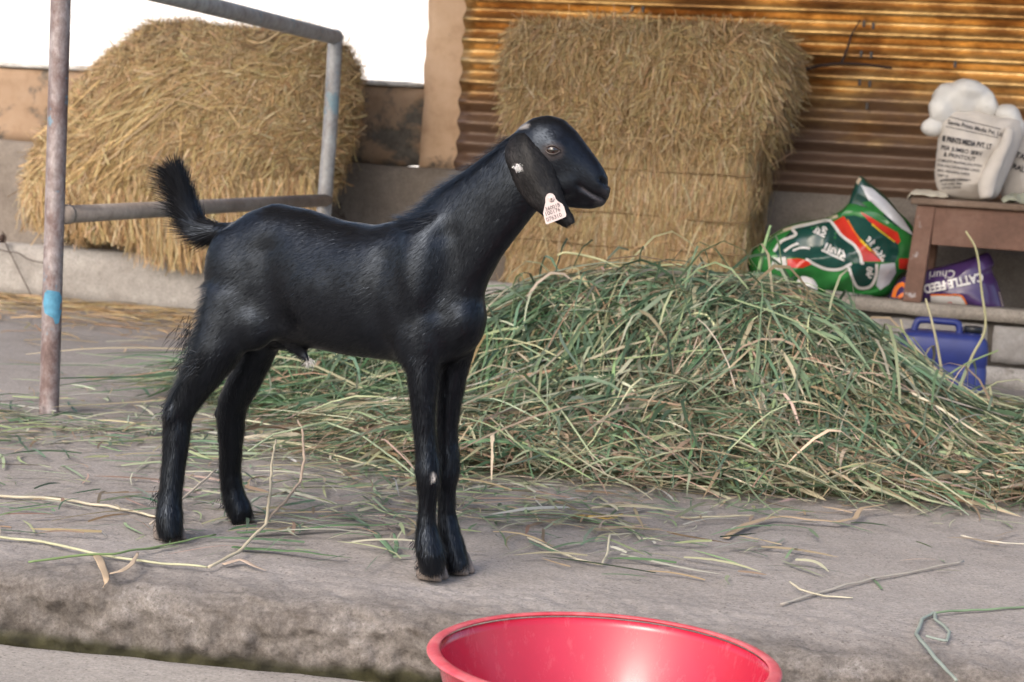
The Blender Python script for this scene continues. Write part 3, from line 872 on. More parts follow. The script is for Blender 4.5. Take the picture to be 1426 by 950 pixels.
# ------------------------------------------------------------------ goat
def goat():
    hn, hf = at_z(238, 757, 0), at_z(336, 731, 0)          # near and far hind hoof, near and far fore hoof
    fn, ff = at_z(603, 813, 0), at_z(641, 803, 0)
    hm, fm = (hn + hf) / 2, (fn + ff) / 2
    ax = fm - hm; ax[2] = 0; ax /= np.linalg.norm(ax)       # forward
    lat = np.array([-ax[1], ax[0], 0])                      # to its left, away from the viewer
    O = hm
    up = np.array([0, 0, 1.0])
    def sag(px, py, l=0.0): return at_plane(px, py, O + lat * l, lat)
    def latof(p): return float(np.dot(p - O, lat))
    root = empty('goat', (hm + fm) / 2)
    tag(root, 'black goat kid with long drooping ears and upright tail standing on concrete', 'goat')
    parts = []
    def loft_tb(st, n=26, p=2.2):
        """stations (top px, bottom px, half width, lateral shift)"""
        rings = []
        for (a, b_, hw, ls) in st:
            A, B = sag(*a, ls), sag(*b_, ls)
            rings.append(ell((A + B) / 2, (A - B) / 2, lat * hw, n, p))
        return loft(rings)
    torso = [((318, 332), (322, 392), .022, 0), ((329, 309), (331, 432), .046, 0), ((352, 292), (352, 462), .060, 0), ((386, 281), (390, 476), .064, 0),
             ((432, 291), (430, 484), .064, 0), ((480, 306), (478, 494), .070, 0), ((522, 312), (520, 499), .074, 0), ((562, 304), (560, 503), .072, 0),
             ((596, 290), (598, 510), .064, 0), ((624, 290), (628, 506), .054, 0), ((642, 320), (646, 494), .044, 0), ((655, 380), (658, 474), .026, 0)]
    parts.append(loft_tb(torso))
    neck = [((574, 300), (640, 470), .050, 0), ((592, 282), (662, 436), .046, 0), ((616, 256), (676, 398), .040, 0), ((645, 236), (692, 366), .035, 0),
            ((676, 214), (714, 336), .031, .0), ((702, 193), (736, 306), .031, .004), ((722, 182), (752, 288), .030, .008)]
    parts.append(loft_tb(neck))
    # shoulder, ribs, thigh, stifle muscles on both sides
    def blob(px, py, l, a, b_, c, tilt=0):
        ct, st = math.cos(tilt), math.sin(tilt)
        parts.append(ellipsoid(sag(px, py, l), (ax * ct + up * st) * a, lat * b_, (-ax * st + up * ct) * c))
    for sgn in (-1, 1):
        sx = 24 * sgn         # lateral shift shows sideways in the yawed view
        dx = 26 * sgn
        blob(604 + dx * .8, 395, .036 * sgn, .050, .034, .110, -.25)    # shoulder blade
        blob(600 + dx * .8, 468, .038 * sgn, .042, .030, .060, .2)      # upper arm
        blob(350 + dx * .8, 395, .034 * sgn, .058, .034, .095, .25)     # thigh
        blob(370 + dx * .8, 448, .036 * sgn, .046, .030, .050, .9)      # stifle
        blob(486 + dx * .8, 405, .030 * sgn, .11, .044, .078, .05)      # ribs
    blob(650, 445, 0, .030, .040, .05, 0)                               # brisket
    # legs: stations (px, py, width px); lateral place runs from the hoof to the joint in the body
    def leg(st, hoof_lat, top_lat, k=1.12):
        y0, y1 = st[0][1], st[-1][1]; rings = []
        C = []
        for (px, py, w) in st:
            t = (py - y0) / (y1 - y0)
            C.append(sag(px, py, top_lat + (hoof_lat - top_lat) * t))
        C = np.array(C); T = unit(np.gradient(C, axis=0))
        for i, (px, py, w) in enumerate(st):
            A = np.cross(T[i], FWD); A /= np.linalg.norm(A); B = np.cross(A, T[i])
            r = w / 2 * (C[i][1]) / FPX
            kk = k * np.interp(py, [450, 540], [.62, 1.0])
            rings.append(ell(C[i], A * r, B * r * kk, 16))
        return loft(rings)
    ln, lf_, kn, kf = latof(hn), latof(hf), latof(fn), latof(ff)
    parts.append(leg([(330, 410, 92), (318, 450, 88), (303, 485, 76), (285, 515, 60), (268, 540, 50), (254, 562, 46), (247, 580, 42), (246, 600, 40), (244, 625, 36), (241, 655, 34),
                      (238, 685, 33), (236, 705, 36), (236, 722, 40), (237, 738, 37), (238, 750, 33)], ln, -.036))
    parts.append(leg([(375, 430, 80), (365, 470, 62), (352, 505, 52), (338, 535, 46), (325, 560, 44), (321, 580, 41), (322, 600, 38), (321, 625, 33), (320, 655, 31),
                      (323, 680, 32), (328, 698, 35), (334, 712, 36), (338, 724, 30)], lf_, .036))
    parts.append(leg([(595, 455, 66), (590, 490, 60), (589, 520, 48), (589, 550, 40), (590, 580, 35), (592, 610, 31), (594, 635, 33), (596, 655, 38), (597, 672, 35), (596, 690, 28), (595, 710, 26),
                      (594, 730, 29), (596, 755, 39), (600, 772, 41), (602, 790, 36), (603, 800, 32)], kn, -.034))
    parts.append(leg([(640, 470, 60), (634, 500, 50), (629, 530, 42), (625, 560, 36), (623, 590, 32), (623, 615, 30), (624, 638, 34), (624, 656, 35), (622, 682, 27), (622, 715, 26),
                      (626, 745, 33), (632, 765, 35), (636, 782, 34), (640, 793, 31)], kf, .030))
    parts.append(ellipsoid(sag(238, 578, ln * .9), ax * .011, lat * .011, up * .020)); parts.append(ellipsoid(sag(308, 576, lf_ * .9), ax * .012, lat * .012, up * .015))
    # sheath
    parts.append(tube([sag(400, 476), sag(418, 490), sag(428, 499), sag(432, 506)], [.016, .011, .009, .006], 12))
    # tail stub
    tailP = spline([sag(340, 322), sag(308, 322), sag(284, 322), sag(266, 300), sag(254, 268), sag(245, 242)], 16)
    parts.append(tube(tailP, np.interp(np.linspace(0, 1, 16), [0, .3, .6, .85, 1], [.020, .0165, .0155, .013, .007]), 14))
    # head, in its own plane turned further to the side than the body
    hy = math.radians(-9); hax = np.array([math.cos(hy), math.sin(hy), 0]); hlat = np.array([-hax[1], hax[0], 0])
    HO = sag(730, 235, .010)
    def hp(px, py, l=0.0): return at_plane(px, py, HO + hlat * l, hlat)
    head = [((712, 194), (742, 272), .024), ((724, 176), (754, 284), .033), ((742, 165), (766, 286), .039), ((764, 160), (780, 288), .041), ((786, 166), (794, 290), .037), ((804, 184), (806, 291), .031),
            ((819, 203), (817, 291), .0265), ((832, 221), (826, 290), .0235), ((841, 236), (834, 288), .0215), ((847, 248), (841, 285), .019), ((851, 257), (847, 279), .013)]
    rings = []
    for (a, b_, hw) in head:
        A, B = hp(*a), hp(*b_)
        ring = ell((A + B) / 2, (A - B) / 2, hlat * hw, 26, 2.3)
        # narrower below: jaw
        t = ((ring - B) @ (A - B)) / np.dot(A - B, A - B)
        l = (ring - (A + B) / 2) @ hlat
        ring = ring - np.outer(l * np.clip(.5 - t, 0, .5) * .75, hlat)
        rings.append(ring)
    parts.append(loft(rings))
    for sgn in (-1, 1):
        parts.append(ellipsoid(hp(769, 205, sgn * .030), hax * .022, hlat * .012, up * .018))         # brow and eye socket
        parts.append(ellipsoid(hp(778, 250, sgn * .022), hax * .034, hlat * .013, up * .028))         # cheek
        parts.append(ellipsoid(hp(836, 262, sgn * .008), hax * .012, hlat * .010, up * .012))         # lip
    parts.append(ellipsoid(hp(818, 282, 0), hax * .020, hlat * .015, up * .010))                      # chin
    V, F = join(parts)
    V, F = remesh(V, F, .0032, 7, .5)
    V = np.array(V)
    px, py = proj(V)
    T = tris_of(F); N = vnormals(V, T)
    if np.mean(((V - V.mean(0)) * N).sum(1)) < 0: N = -N; F = [f[::-1] for f in F]; T = T[:, ::-1]
    # soften where limbs and muscles run into the trunk
    E = np.concatenate([T[:, [0, 1]], T[:, [1, 2]], T[:, [2, 0]]]); deg = np.bincount(E.ravel(), minlength=len(V)).astype(float)
    sw = np.interp(py, [500, 540], [1, 0.03]) * np.interp(px, [282, 312], [.05, 1]) * np.interp(px, [690, 730], [1, .10])
    sw = np.where((px < 320) & (py > 400), np.interp(py, [470, 540], [1, .05]), sw)
    for _ in range(34):
        S = np.zeros_like(V)
        for k in range(3): S[:, k] = np.bincount(E[:, 0], V[E[:, 1], k], len(V)) + np.bincount(E[:, 1], V[E[:, 0], k], len(V))
        V = V + (S / deg[:, None] - V) * (.6 * sw)[:, None]
    px, py = proj(V); N = vnormals(V, T)
    # flank hollow, mouth line, nostril, crease of the elbow and groin: pushed in on both sides
    def push(line, wd, depth, plane_lat, both=True):
        Q = np.array([plane_lat(*p) for p in line]); Q = spline(Q, 24) if len(line) > 1 else Q
        base = V - np.outer((V - Q[0]) @ cur_lat, cur_lat)
        q0 = Q - np.outer((Q - Q[0]) @ cur_lat, cur_lat)
        dmin = np.min(np.linalg.norm(base[:, None, :] - q0[None], axis=2), axis=1)
        return np.exp(-(dmin / wd) ** 2) * depth
    headmask = (px > 735) & (py < 300)
    cur_lat = hlat
    idx = np.where(headmask)[0]
    Vfull = V; V = Vfull[idx]
    m = push([(808, 258), (818, 265), (830, 272), (843, 277)], .0026, .0036, hp)
    m += push([(840, 250), (845, 253), (848, 258)], .0030, .007, hp)
    m -= push([(812, 268), (825, 276), (836, 283)], .005, .002, hp)
    V = Vfull; V[idx] -= N[idx] * m[:, None]
    cur_lat = lat
    tm = np.interp(px, [690, 720], [1, 0]) * np.interp(py, [500, 530], [1, 0])
    m = push([(398, 350), (402, 400), (414, 445)], .030, .011, sag) + push([(566, 360), (556, 420), (560, 470)], .020, .006, sag) + push([(640, 330), (640, 380), (632, 430)], .020, .006, sag)
    m -= push([(596, 330), (606, 390), (622, 440)], .020, .005, sag)
    V = V - N * (m * tm)[:, None]
    # small unevenness of the coat
    nz = vnoise(V[::1], 22, 4)[:, 0] * .0012
    V = V + N * nz[:, None]
    N = vnormals(V, T)
    px, py = proj(V)
    near = (N @ lat) < .35
    cols = np.tile(np.array([.0036, .0037, .0046]), (len(V), 1))
    def patch(cx, cy, rx, ry, col, soft=.5, side=True):
        q = np.sqrt(((px - cx) / rx) ** 2 + ((py - cy) / ry) ** 2)
        w = np.clip((1 - q) / soft, 0, 1) * (near if side else 1)
        w = w[:, None]; cols[:] = cols * (1 - w) + np.array(col) * w
    patch(770, 211, 20, 15, (.060, .048, .046), .8)
    patch(728, 175, 12, 6, (.20, .19, .19), .5)
    patch(604, 663, 5, 6, (.45, .43, .42), .5)
    patch(845, 268, 10, 12, (.022, .020, .022), .8)
    patch(835, 283, 10, 5, (.03, .028, .03), .8)
    ml = spline(np.array([(809, 261), (818, 268), (829, 275.5), (841, 281)], float), 30)
    dm = np.min(np.hypot(px[:, None] - ml[None, :, 0], py[:, None] - ml[None, :, 1]), axis=1)
    wm = (np.clip(1.3 - dm / 2.2, 0, 1) * near)[:, None]; cols[:] = cols * (1 - wm) + np.array([.050, .044, .046]) * wm
    patch(432, 508, 8, 8, (.25, .24, .24), .5)
    body = obj('body', V, F, M['fur'], root, cols=cols)
    bv = bvh_of(V, F)
    # ---------------- coat
    def flow(P):
        x, y = proj(P)
        D = -ax[None, :] * .8 + np.array([0, 0, -.6])
        legm = np.clip((y - 490) / 50, 0, 1)[:, None]
        D = D * (1 - legm) + np.array([[0, 0, -1.0]]) * legm
        nk = (np.clip((x - 590) / 40, 0, 1) * np.clip((430 - y) / 60, 0, 1))[:, None]
        D = D * (1 - nk) + (-ax * .45 + np.array([0, 0, -.9]))[None, :] * nk
        hd = np.clip((x - 715) / 25, 0, 1)[:, None] * (y < 300)[:, None]
        hdd = unit(hp(725, 190) - hp(845, 262))[None, :]
        return D * (1 - hd) + hdd * hd
    n = 90000
    w = np.ones(len(V)); w[(px > 735) & (py < 300)] = 1.6
    P, Q = sample(V, T, N, n, w)
    x, y = proj(P)
    Ln = np.full(n, .0085)
    Ln[(y > 520)] = RNG.uniform(.006, .014, (y > 520).sum())
    Ln[(x > 735) & (y < 300)] = .0042
    wit = (x > 560) & (x < 715) & (Q[:, 2] > .45) & (y < 320); Ln[wit] = RNG.uniform(.012, .024, wit.sum())
    thb = (x < 300) & (y > 390) & (y < 560) & ((Q @ ax) < -.2); Ln[thb] = RNG.uniform(.012, .026, thb.sum())
    brl = (y > 460) & (y < 520) & (Q[:, 2] < -.3); Ln[brl] = .012
    Ln *= RNG.uniform(.7, 1.25, n)
    D = flow(P) + vnoise(P, 9, 2) * .3 + RNG.normal(0, .09, P.shape)
    D = unit(D - Q * (D * Q).sum(1)[:, None])
    lift = np.full(n, .10); lift[y > 500] = .42; lift[wit] = .9; lift[thb] = .55
    lift = lift * RNG.uniform(.5, 1.3, n)
    t = np.linspace(0, 1, 3)
    path = P[:, None, :] + D[:, None, :] * (Ln[:, None] * t)[:, :, None] + Q[:, None, :] * (Ln[:, None] * lift[:, None] * (t - .35 * t ** 2))[:, :, None]
    side = unit(np.cross(D, Q))
    # colour of the skin below
    kd_tri = cols
    from mathutils.kdtree import KDTree
    kd = KDTree(len(V))
    for i, v in enumerate(V): kd.insert(v, i)
    kd.balance()
    ci = np.array([kd.find(p)[1] for p in P])
    hc = cols[ci] * np.exp(RNG.normal(0, .25, (n, 1)))
    strips('coat', path, np.full(n, .00075), side, hc, M['fur'], body, taper=[1, .8, .15], normals=unit(Q + D * RNG.normal(.02, .06, (n, 1)) + side * RNG.normal(0, 1, (n, 1)) * np.where(y > 490, .24, .12)[:, None] + vnoise(P, 45, 7) * np.where(y > 490, .20, .10)[:, None]), kind='stuff')
    # long hair on the tail
    n = 5200
    ti = RNG.uniform(0.22, 1, n); tp = spline(tailP, 100); ii = (ti * 99).astype(int)
    C = tp[ii]; TT = unit(np.gradient(tp, axis=0))[ii]
    rd = unit(RNG.normal(0, 1, (n, 3))); rd = unit(rd - TT * (rd * TT).sum(1)[:, None])
    rr = np.interp(ti, [0, .3, .6, .85, 1], [.020, .0165, .0155, .013, .007])
    back = unit(-ax[None, :] * 1.0 + np.array([0, 0, -.25]))
    P = C + rd * rr[:, None] * .9
    bk = np.clip((rd * back).sum(1), 0, 1)[:, None]
    D = unit(TT * 1.2 + rd * .35 + back * bk * .8 + RNG.normal(0, .15, (n, 3)))
    Ln = RNG.uniform(.02, .040, n) * (1 + .4 * bk[:, 0])
    t = np.linspace(0, 1, 5)
    path = P[:, None, :] + D[:, None, :] * (Ln[:, None] * t)[:, :, None] + (back * .35 * bk + rd * .1)[:, None, :] * (Ln[:, None] * t ** 2)[:, :, None]
    side = unit(np.cross(D, rd))
    strips('tail_hair', path, np.full(n, .0009), side, np.tile([.007, .007, .008], (n, 1)) * np.exp(RNG.normal(0, .2, (n, 1))), M['fur'], body, taper=[1, 1, .9, .6, .1], kind='stuff')
    # wisps: hock tuft, sheath tip, belly
    def tuft(px_, py_, l, d, ln, k, col, spread=.25, rad=.006):
        c = sag(px_, py_, l); P = c + RNG.normal(0, rad, (k, 3)); D = unit(np.array(d) + RNG.normal(0, spread, (k, 3)))
        L = RNG.uniform(.6, 1.1, k) * ln; t = np.linspace(0, 1, 4)
        path = P[:, None] + D[:, None] * (L[:, None] * t)[:, :, None]
        path[:, :, 2] -= .2 * L[:, None] * t ** 2
        strips('tuft', path, np.full(k, .0009), unit(np.cross(D, FWD) + 1e-3), np.tile(col, (k, 1)), M['fur'], body, taper=[1, .9, .6, .1], kind='stuff')
    tuft(268, 508, ln, -ax * .8 + np.array([0, 0, -.5]), .022, 160, [.008, .008, .009], .3, .010)
    tuft(272, 470, -.05, -ax * .6 + np.array([0, 0, -.9]), .026, 200, [.008, .008, .009], .25, .014)
    tuft(431, 502, 0, np.array([0.1, 0, -1.0]), .012, 40, [.36, .35, .35], .35, .003)
    tuft(233, 574, ln, -ax * .7 + np.array([0, 0, -.5]), .010, 60, [.008, .008, .009], .4, .006)
    for (fx, fy, l_) in ((224, 728, ln), (222, 690, ln), (312, 700, lf_), (583, 760, kn), (588, 788, kn), (622, 778, kf)):
        tuft(fx, fy, l_, -ax * .5 + np.array([0, 0, -.8]), .008, 60, [.005, .005, .006], .25, .006)
    # ---------------- hooves: two claws each
    def hoof(cpx, w, l, back_px):
        g = at_z(*cpx, 0); parts = []
        f = unit(ax + hlat * 0)
        for s in (-1, 1):
            c = g + lat * s * w * .27
            rings = []
            for z, a, b_, sh in ((0.0, .5, .5, 0), (.004, .53, .52, 0), (.012, .49, .50, -.06), (.022, .42, .46, -.14), (.030, .34, .40, -.2)):
                R = ell(c + np.array([0, 0, z + .001]) + f * l * sh, f * l * a, lat * w * .54 * b_, 14, 2.4)
                # pointed toe
                tt = ((R - c) @ f) / (l * .5)
                side = ((R - c) @ lat)
                R = R - np.outer(side * np.clip(tt, 0, 1) * .45, lat) - np.outer(np.clip(tt, 0, 1) * s * w * .05, lat)
                rings.append(R)
            parts.append(loft(rings))
        V2, F2 = join(parts); return obj('hoof', V2, F2, M['hoof'], root)
    hoof((238, 751), .042, .046, 0); hoof((337, 727), .036, .040, 0); hoof((603, 806), .040, .042, 0); hoof((640, 798), .040, .042, 0)
    # ---------------- eyes
    def eye(pxy, sgn):
        h = bv.ray_cast(Vector(CAMPOS), Vector(ray(*pxy)))[0]
        c = np.array(h)
        if sgn > 0:     # the hidden eye mirrors the seen one
            c = c + hlat * (-2 * np.dot(c - HO, hlat))
            out = hlat
        else: out = -hlat
        c = c - out * .0050
        e = obj('eye', *ellipsoid(c, hax * .0098, hlat * .0086, up * .0082, 20, 14), M['eye'], root)
        obj('pupil', *ellipsoid(c + out * .0052 + hax * .0005, hax * .0056, hlat * .0037, up * .0046, 16, 10), M['pupil'], e)
        # lids
        for s, zc in ((1, .0066), (-1, -.0060)):
            P = []
            for a in np.linspace(-1, 1, 15):
                P.append(c + hax * .0118 * a + up * (zc * (1 - a * a) + .0004 * a * s) + out * (.0068 - .0050 * a * a))
            V2, F2 = tube(np.array(P), .0013, 8)
            obj('eyelid', V2, F2, M['lid'], e)
    M['lid'] = plain('eyelid_skin', (.045, .036, .035), .5, .3)
    eye((769, 209), -1); eye((769, 209), 1)
    # ---------------- ears
    rows = [((716, 186), (742, 184), .012), ((706, 200), (754, 196), .027), ((703, 218), (765, 214), .038), ((710, 238), (773, 240), .043), ((719, 260), (781, 262), .045),
            ((734, 281), (787, 280), .047), ((754, 299), (794, 294), .048), ((774, 310), (799, 303), .048), ((788, 317), (800, 310), .048)]
    def ear(sgn):
        B = spline(np.array([[r[0][0], r[0][1], r[2]] for r in rows], float), 30); Fr = spline(np.array([[r[1][0], r[1][1], r[2]] for r in rows], float), 30)
        nc = 13; top, bot = [], []
        for i in range(30):
            t = i / 29
            for j in range(nc):
                u = j / (nc - 1); q = B[i] * (1 - u) + Fr[i] * u
                bulge = .007 * (1 - (2 * u - 1) ** 2) * (1 - .5 * t) - .010 * (abs(2 * u - 1) ** 3) * (1 - t)
                rib = .0016 * math.cos(u * 11 + 2 * t) * (1 - .6 * t) + .0022 * noise.noise(Vector((u * 3, t * 6, 2)))
                p = hp(q[0] - (34 * t if sgn > 0 else 0), q[1] - (20 * t if sgn > 0 else 0), -(q[2] + bulge + rib))
                if sgn > 0:
                    p = p + hlat * (-2 * np.dot(p - HO, hlat))
                th = .0032 * (1 - (abs(2 * u - 1)) ** 6) * (1 - .5 * t ** 8) + .0006
                top.append(p + (-hlat if sgn < 0 else hlat) * th); bot.append(p - (-hlat if sgn < 0 else hlat) * th)
        n_ = len(top); V2 = np.array(top + bot); F2 = []
        for i in range(29):
            for j in range(nc - 1):
                a, b_, c_, d_ = i * nc + j, i * nc + j + 1, (i + 1) * nc + j + 1, (i + 1) * nc + j
                F2.append((a, d_, c_, b_)); F2.append((n_ + a, n_ + b_, n_ + c_, n_ + d_))
        rim = [j for j in range(nc)] + [i * nc + nc - 1 for i in range(1, 30)] + [29 * nc + j for j in range(nc - 2, -1, -1)] + [i * nc for i in range(28, 0, -1)]
        for a, b_ in zip(rim, rim[1:] + rim[:1]): F2.append((a, b_, n_ + b_, n_ + a))
        x_, y_ = proj(V2)
        cc = np.tile(np.array([.0055, .0055, .0065]), (len(V2), 1))
        if sgn < 0:
            for (cx, cy, rx, ry) in ((722, 232, 6, 4),):
                q = np.sqrt(((x_ - cx) / rx) ** 2 + ((y_ - cy) / ry) ** 2); w_ = np.clip((1.05 - q) * 2.5, 0, 1)[:, None]
                cc = cc * (1 - w_) + np.array([.46, .45, .45]) * w_
            br = np.clip((np.interp(y_, [200, 260, 300], [712, 728, 760]) - x_) / 14 + .6, 0, 1)[:, None] * .5
            cc = cc * (1 - br * (cc[:, :1] < .1)) + np.array([.026, .021, .021]) * br * (cc[:, :1] < .1)
        e = obj('ear', V2, F2, M['ear'], root, cols=cc)
        T2 = tris_of(F2); N2 = vnormals(V2, T2)
        return e, V2, F2, N2, T2
    e1, V2, F2, N2, T2 = ear(-1); ear(1)
    n = 6000; P, Q = sample(V2, T2, N2, n); P = P[(Q @ hlat) < .2]; Q = Q[(Q @ hlat) < .2]; n = len(P)
    D = unit(unit(hp(788, 314) - hp(722, 195))[None, :] + RNG.normal(0, .14, (n, 3))); D = unit(D - Q * (D * Q).sum(1)[:, None]); t = np.linspace(0, 1, 3)
    Ln = RNG.uniform(.003, .007, n)
    path = P[:, None] + D[:, None] * (Ln[:, None] * t)[:, :, None] + Q[:, None] * (Ln[:, None] * .14 * t)[:, :, None]
    sd_ = unit(np.cross(D, Q))
    strips('ear_coat', path, np.full(n, .0007), sd_, np.tile([.006, .0058, .0068], (n, 1)) * np.exp(RNG.normal(0, .35, (n, 1))), M['ear'], e1, taper=[1, .8, .2], normals=unit(Q + sd_ * RNG.normal(0, .18, (n, 1))), kind='stuff')
    # short hair on the visible ear, with a white tuft
    eb = bvh_of(V2, F2)
    h0 = eb.ray_cast(Vector(CAMPOS), Vector(ray(722, 232)))[0]
    k = 260; P = np.array(h0) + RNG.normal(0, 1, (k, 1)) * hax * .0026 + RNG.normal(0, 1, (k, 1)) * up * .0017
    D = unit(hax * .3 + up * -.6 - hlat * .7 + RNG.normal(0, .3, (k, 3))); t = np.linspace(0, 1, 3)
    path = P[:, None] + D[:, None] * (RNG.uniform(.003, .007, (k, 1)) * t)[:, :, None]
    strips('white_tuft', path, np.full(k, .0007), unit(np.cross(D, FWD)), pick_cols(k, [(.62, .61, .60)], [1], .1), M['fur'], e1, taper=[1, .8, .2], kind='stuff')
    # ---------------- ear tag
    outl = [(766, 269), (770, 270), (772.5, 273), (774, 277), (777, 280.5), (783, 284), (785.5, 288), (788.6, 299), (788, 302), (775, 307.5), (762, 312.5), (760, 312), (758, 304), (756.3, 297), (758, 289), (759.5, 282), (759.5, 275), (762, 270.5)]
    hh = eb.ray_cast(Vector(CAMPOS), Vector(ray(767, 280)))[0]
    tl = -np.dot(np.array(hh) - HO, hlat) + .006
    fr = np.array([hp(x_, y_, -tl - .0016) for x_, y_ in outl]); bk_ = np.array([hp(x_, y_, -tl + .0004) for x_, y_ in outl])
    m_ = len(outl)
    tg = obj('ear_tag', np.concatenate([fr, bk_]), [tuple(range(m_)), tuple(range(m_, 2 * m_))[::-1]] + [(i, i + m_, (i + 1) % m_ + m_, (i + 1) % m_) for i in range(m_)], M['tag'], root, smooth=False)
    tg['label'] = 'pale pink plastic ear tag with printed digits'
    tb = bvh_of(np.concatenate([fr, bk_]), [tuple(range(m_))])
    c = hp(768, 277, -tl - .0015)
    obj('stud', *tube([c, c - hlat * .0018, c - hlat * .0026], [.0042, .0040, .0022], 18), M['tag'], tg)
    obj('stud_hole', *tube([c - hlat * .0024, c - hlat * .0036], [.0016, .0014], 12), M['rail_dirty'], tg)
    for body_, x_, y_, s_ in (('360018', 760, 294.5, 7.6), ('100176', 759.5, 301.5, 8.0), ('076310', 761.5, 309.0, 8.0)):
        text_decal('print', body_, x_, y_, s_, -20, tb, M['tag_ink'], tg, off=.0006, sx=.95, L=20)
goat()

# ------------------------------------------------------------------ red tub
def tub():
    yc = 2.19; c = at_y(841, 913, yc); R = .5 * 494 / FPX * yc
    zb = -.086; H = c[2] - zb
    k = .74
    prof_out = [(k * R * .96, 0), (k * R, .004), (R * (k + .02), .02), (R * .90, H * .62), (R * .955, H * .9), (R * .965, H * .93), (R * .97, H * .965)]
    prof_in = [(R * .955, H * .965), (R * .945, H * .9), (R * .885, H * .62), (R * (k + .0), .022), (R * (k - .04), .010), (R * .3, .009), (0.002, .009)]
    def rev(prof, n=96):
        return [ell(np.array([c[0], c[1], zb + z]), np.array([r, 0, 0]), np.array([0, r, 0]), n) for r, z in prof]
    r = empty('plastic_tub', (c[0], c[1], zb)); tag(r, 'round red plastic tub on the lower floor in front of the goat', 'tub')
    pts = np.array(prof_out + prof_in)
    V, F = loft(rev(prof_out + prof_in)); obj('bowl', V, F, M['tub'], r)
    # rolled rim
    rim = []
    for a in np.linspace(0, 2 * math.pi, 15)[:-1]:
        rim.append((R * .984 + .0078 * math.cos(a), H * .990 + .0028 * math.sin(a) - .0012 * math.cos(a)))
    rg = rev(rim + rim[:1]); V, F = loft(rg, cap=False); obj('rim', V, F, M['tub_rim'], r)
tub()

# ------------------------------------------------------------------ stool with bag, rags
def stool():
    yS = None
    dF = -.012
    s0, _ = wpx(1277, 284, dF); s1 = s0 + .60
    _, zt = wpx(1290, 276, dF)
    zl = .249
    r = empty('wooden_stool', wp(s0 + .3, .14, zl)); tag(r, 'low old brown wooden stool with chipped paint standing on the trough', 'stool')
    V, F = wbox(s0 - .02, s1 + .02, dF - .02, .34, zt - .022, zt); bevel(obj('seat', V, F, M['wood_top'], r, smooth=False), .006)
    sa, za0 = wpx(1340, 356, dF + .01)
    for d0 in (dF + .006, .30):
        V, F = wbox(s0 + .055, s1 - .055, d0, d0 + .022, zt - .150, zt - .024); bevel(obj('apron', V, F, M['wood'], r, smooth=False), .003)
    for sx in (s0 + .022, s1 - .027):
        V, F = wbox(sx - .011, sx + .011, dF + .06, .29, zt - .150, zt - .024); bevel(obj('apron', V, F, M['wood'], r, smooth=False), .003)
    for (sx, d, zb) in ((s0, dF, zl), (s1 - .06, dF, zl), (s0, .272, .128), (s1 - .06, .272, .128)):
        sg = -1 if sx == s0 else 1
        sp = .022 * sg
        V, F = wbox(sx, sx + .060, d, d + .05, zb, zt - .023)
        V = [v + WU * (sp if i % 2 == 0 else 0) for i, v in enumerate(V)]
        bevel(obj('leg', V, F, M['wood'], r, smooth=False), .004)
    return s0, s1, zt
ST = stool()

def pillow(out_px, d, thick, seed, amp=.012, center=None, nr=16, na=110, back=.6, power=2.4, ridges=0.0):
    """closed crumpled sack with this outline in the wall plane at d"""
    out = np.array([wpx(x, y, d) for x, y in out_px]); c = out.mean(0) if center is None else np.array(wpx(*center, d))
    out = spline(np.concatenate([out, out[:1]]), na + 1)[:-1]
    V, F = [], []
    for side in (0, 1):
        for i in range(nr + 1):
            r = .02 + .98 * i / nr
            th = max(0, 1 - r ** power) ** .6
            for j in range(na):
                if side and i == nr: V.append(V[nr * na + j]); continue
                q = c + (out[j] - c) * r
                p = Vector((q[0], d, q[1]))
                n = noise.noise_vector(p * 7 + Vector((seed, 0, 0))) * amp + noise.noise_vector(p * 22 + Vector((seed, 0, 0))) * amp * .45
                if ridges:
                    n.y -= ridges * (1 - abs(noise.noise(p * 9 + Vector((0, seed, 0)))) * 3) * th * .5
                m = th if i > nr * .8 else 1
                dd = d - thick * th if side == 0 else d + thick * back * th
                V.append(wp(q[0] + n.x * .5 * m, dd + n.y * m, q[1] + n.z * .5 * m))
    for side in (0, 1):
        o = side * (nr + 1) * na
        for i in range(nr):
            for j in range(na):
                k = (j + 1) % na; f = (o + i * na + j, o + (i + 1) * na + j, o + (i + 1) * na + k, o + i * na + k)
                F.append(f[::-1] if side == 0 else f)
        F.append(tuple(range(o, o + na)) if side == 0 else tuple(range(o, o + na))[::-1])
    V = np.array(V)
    return V, F

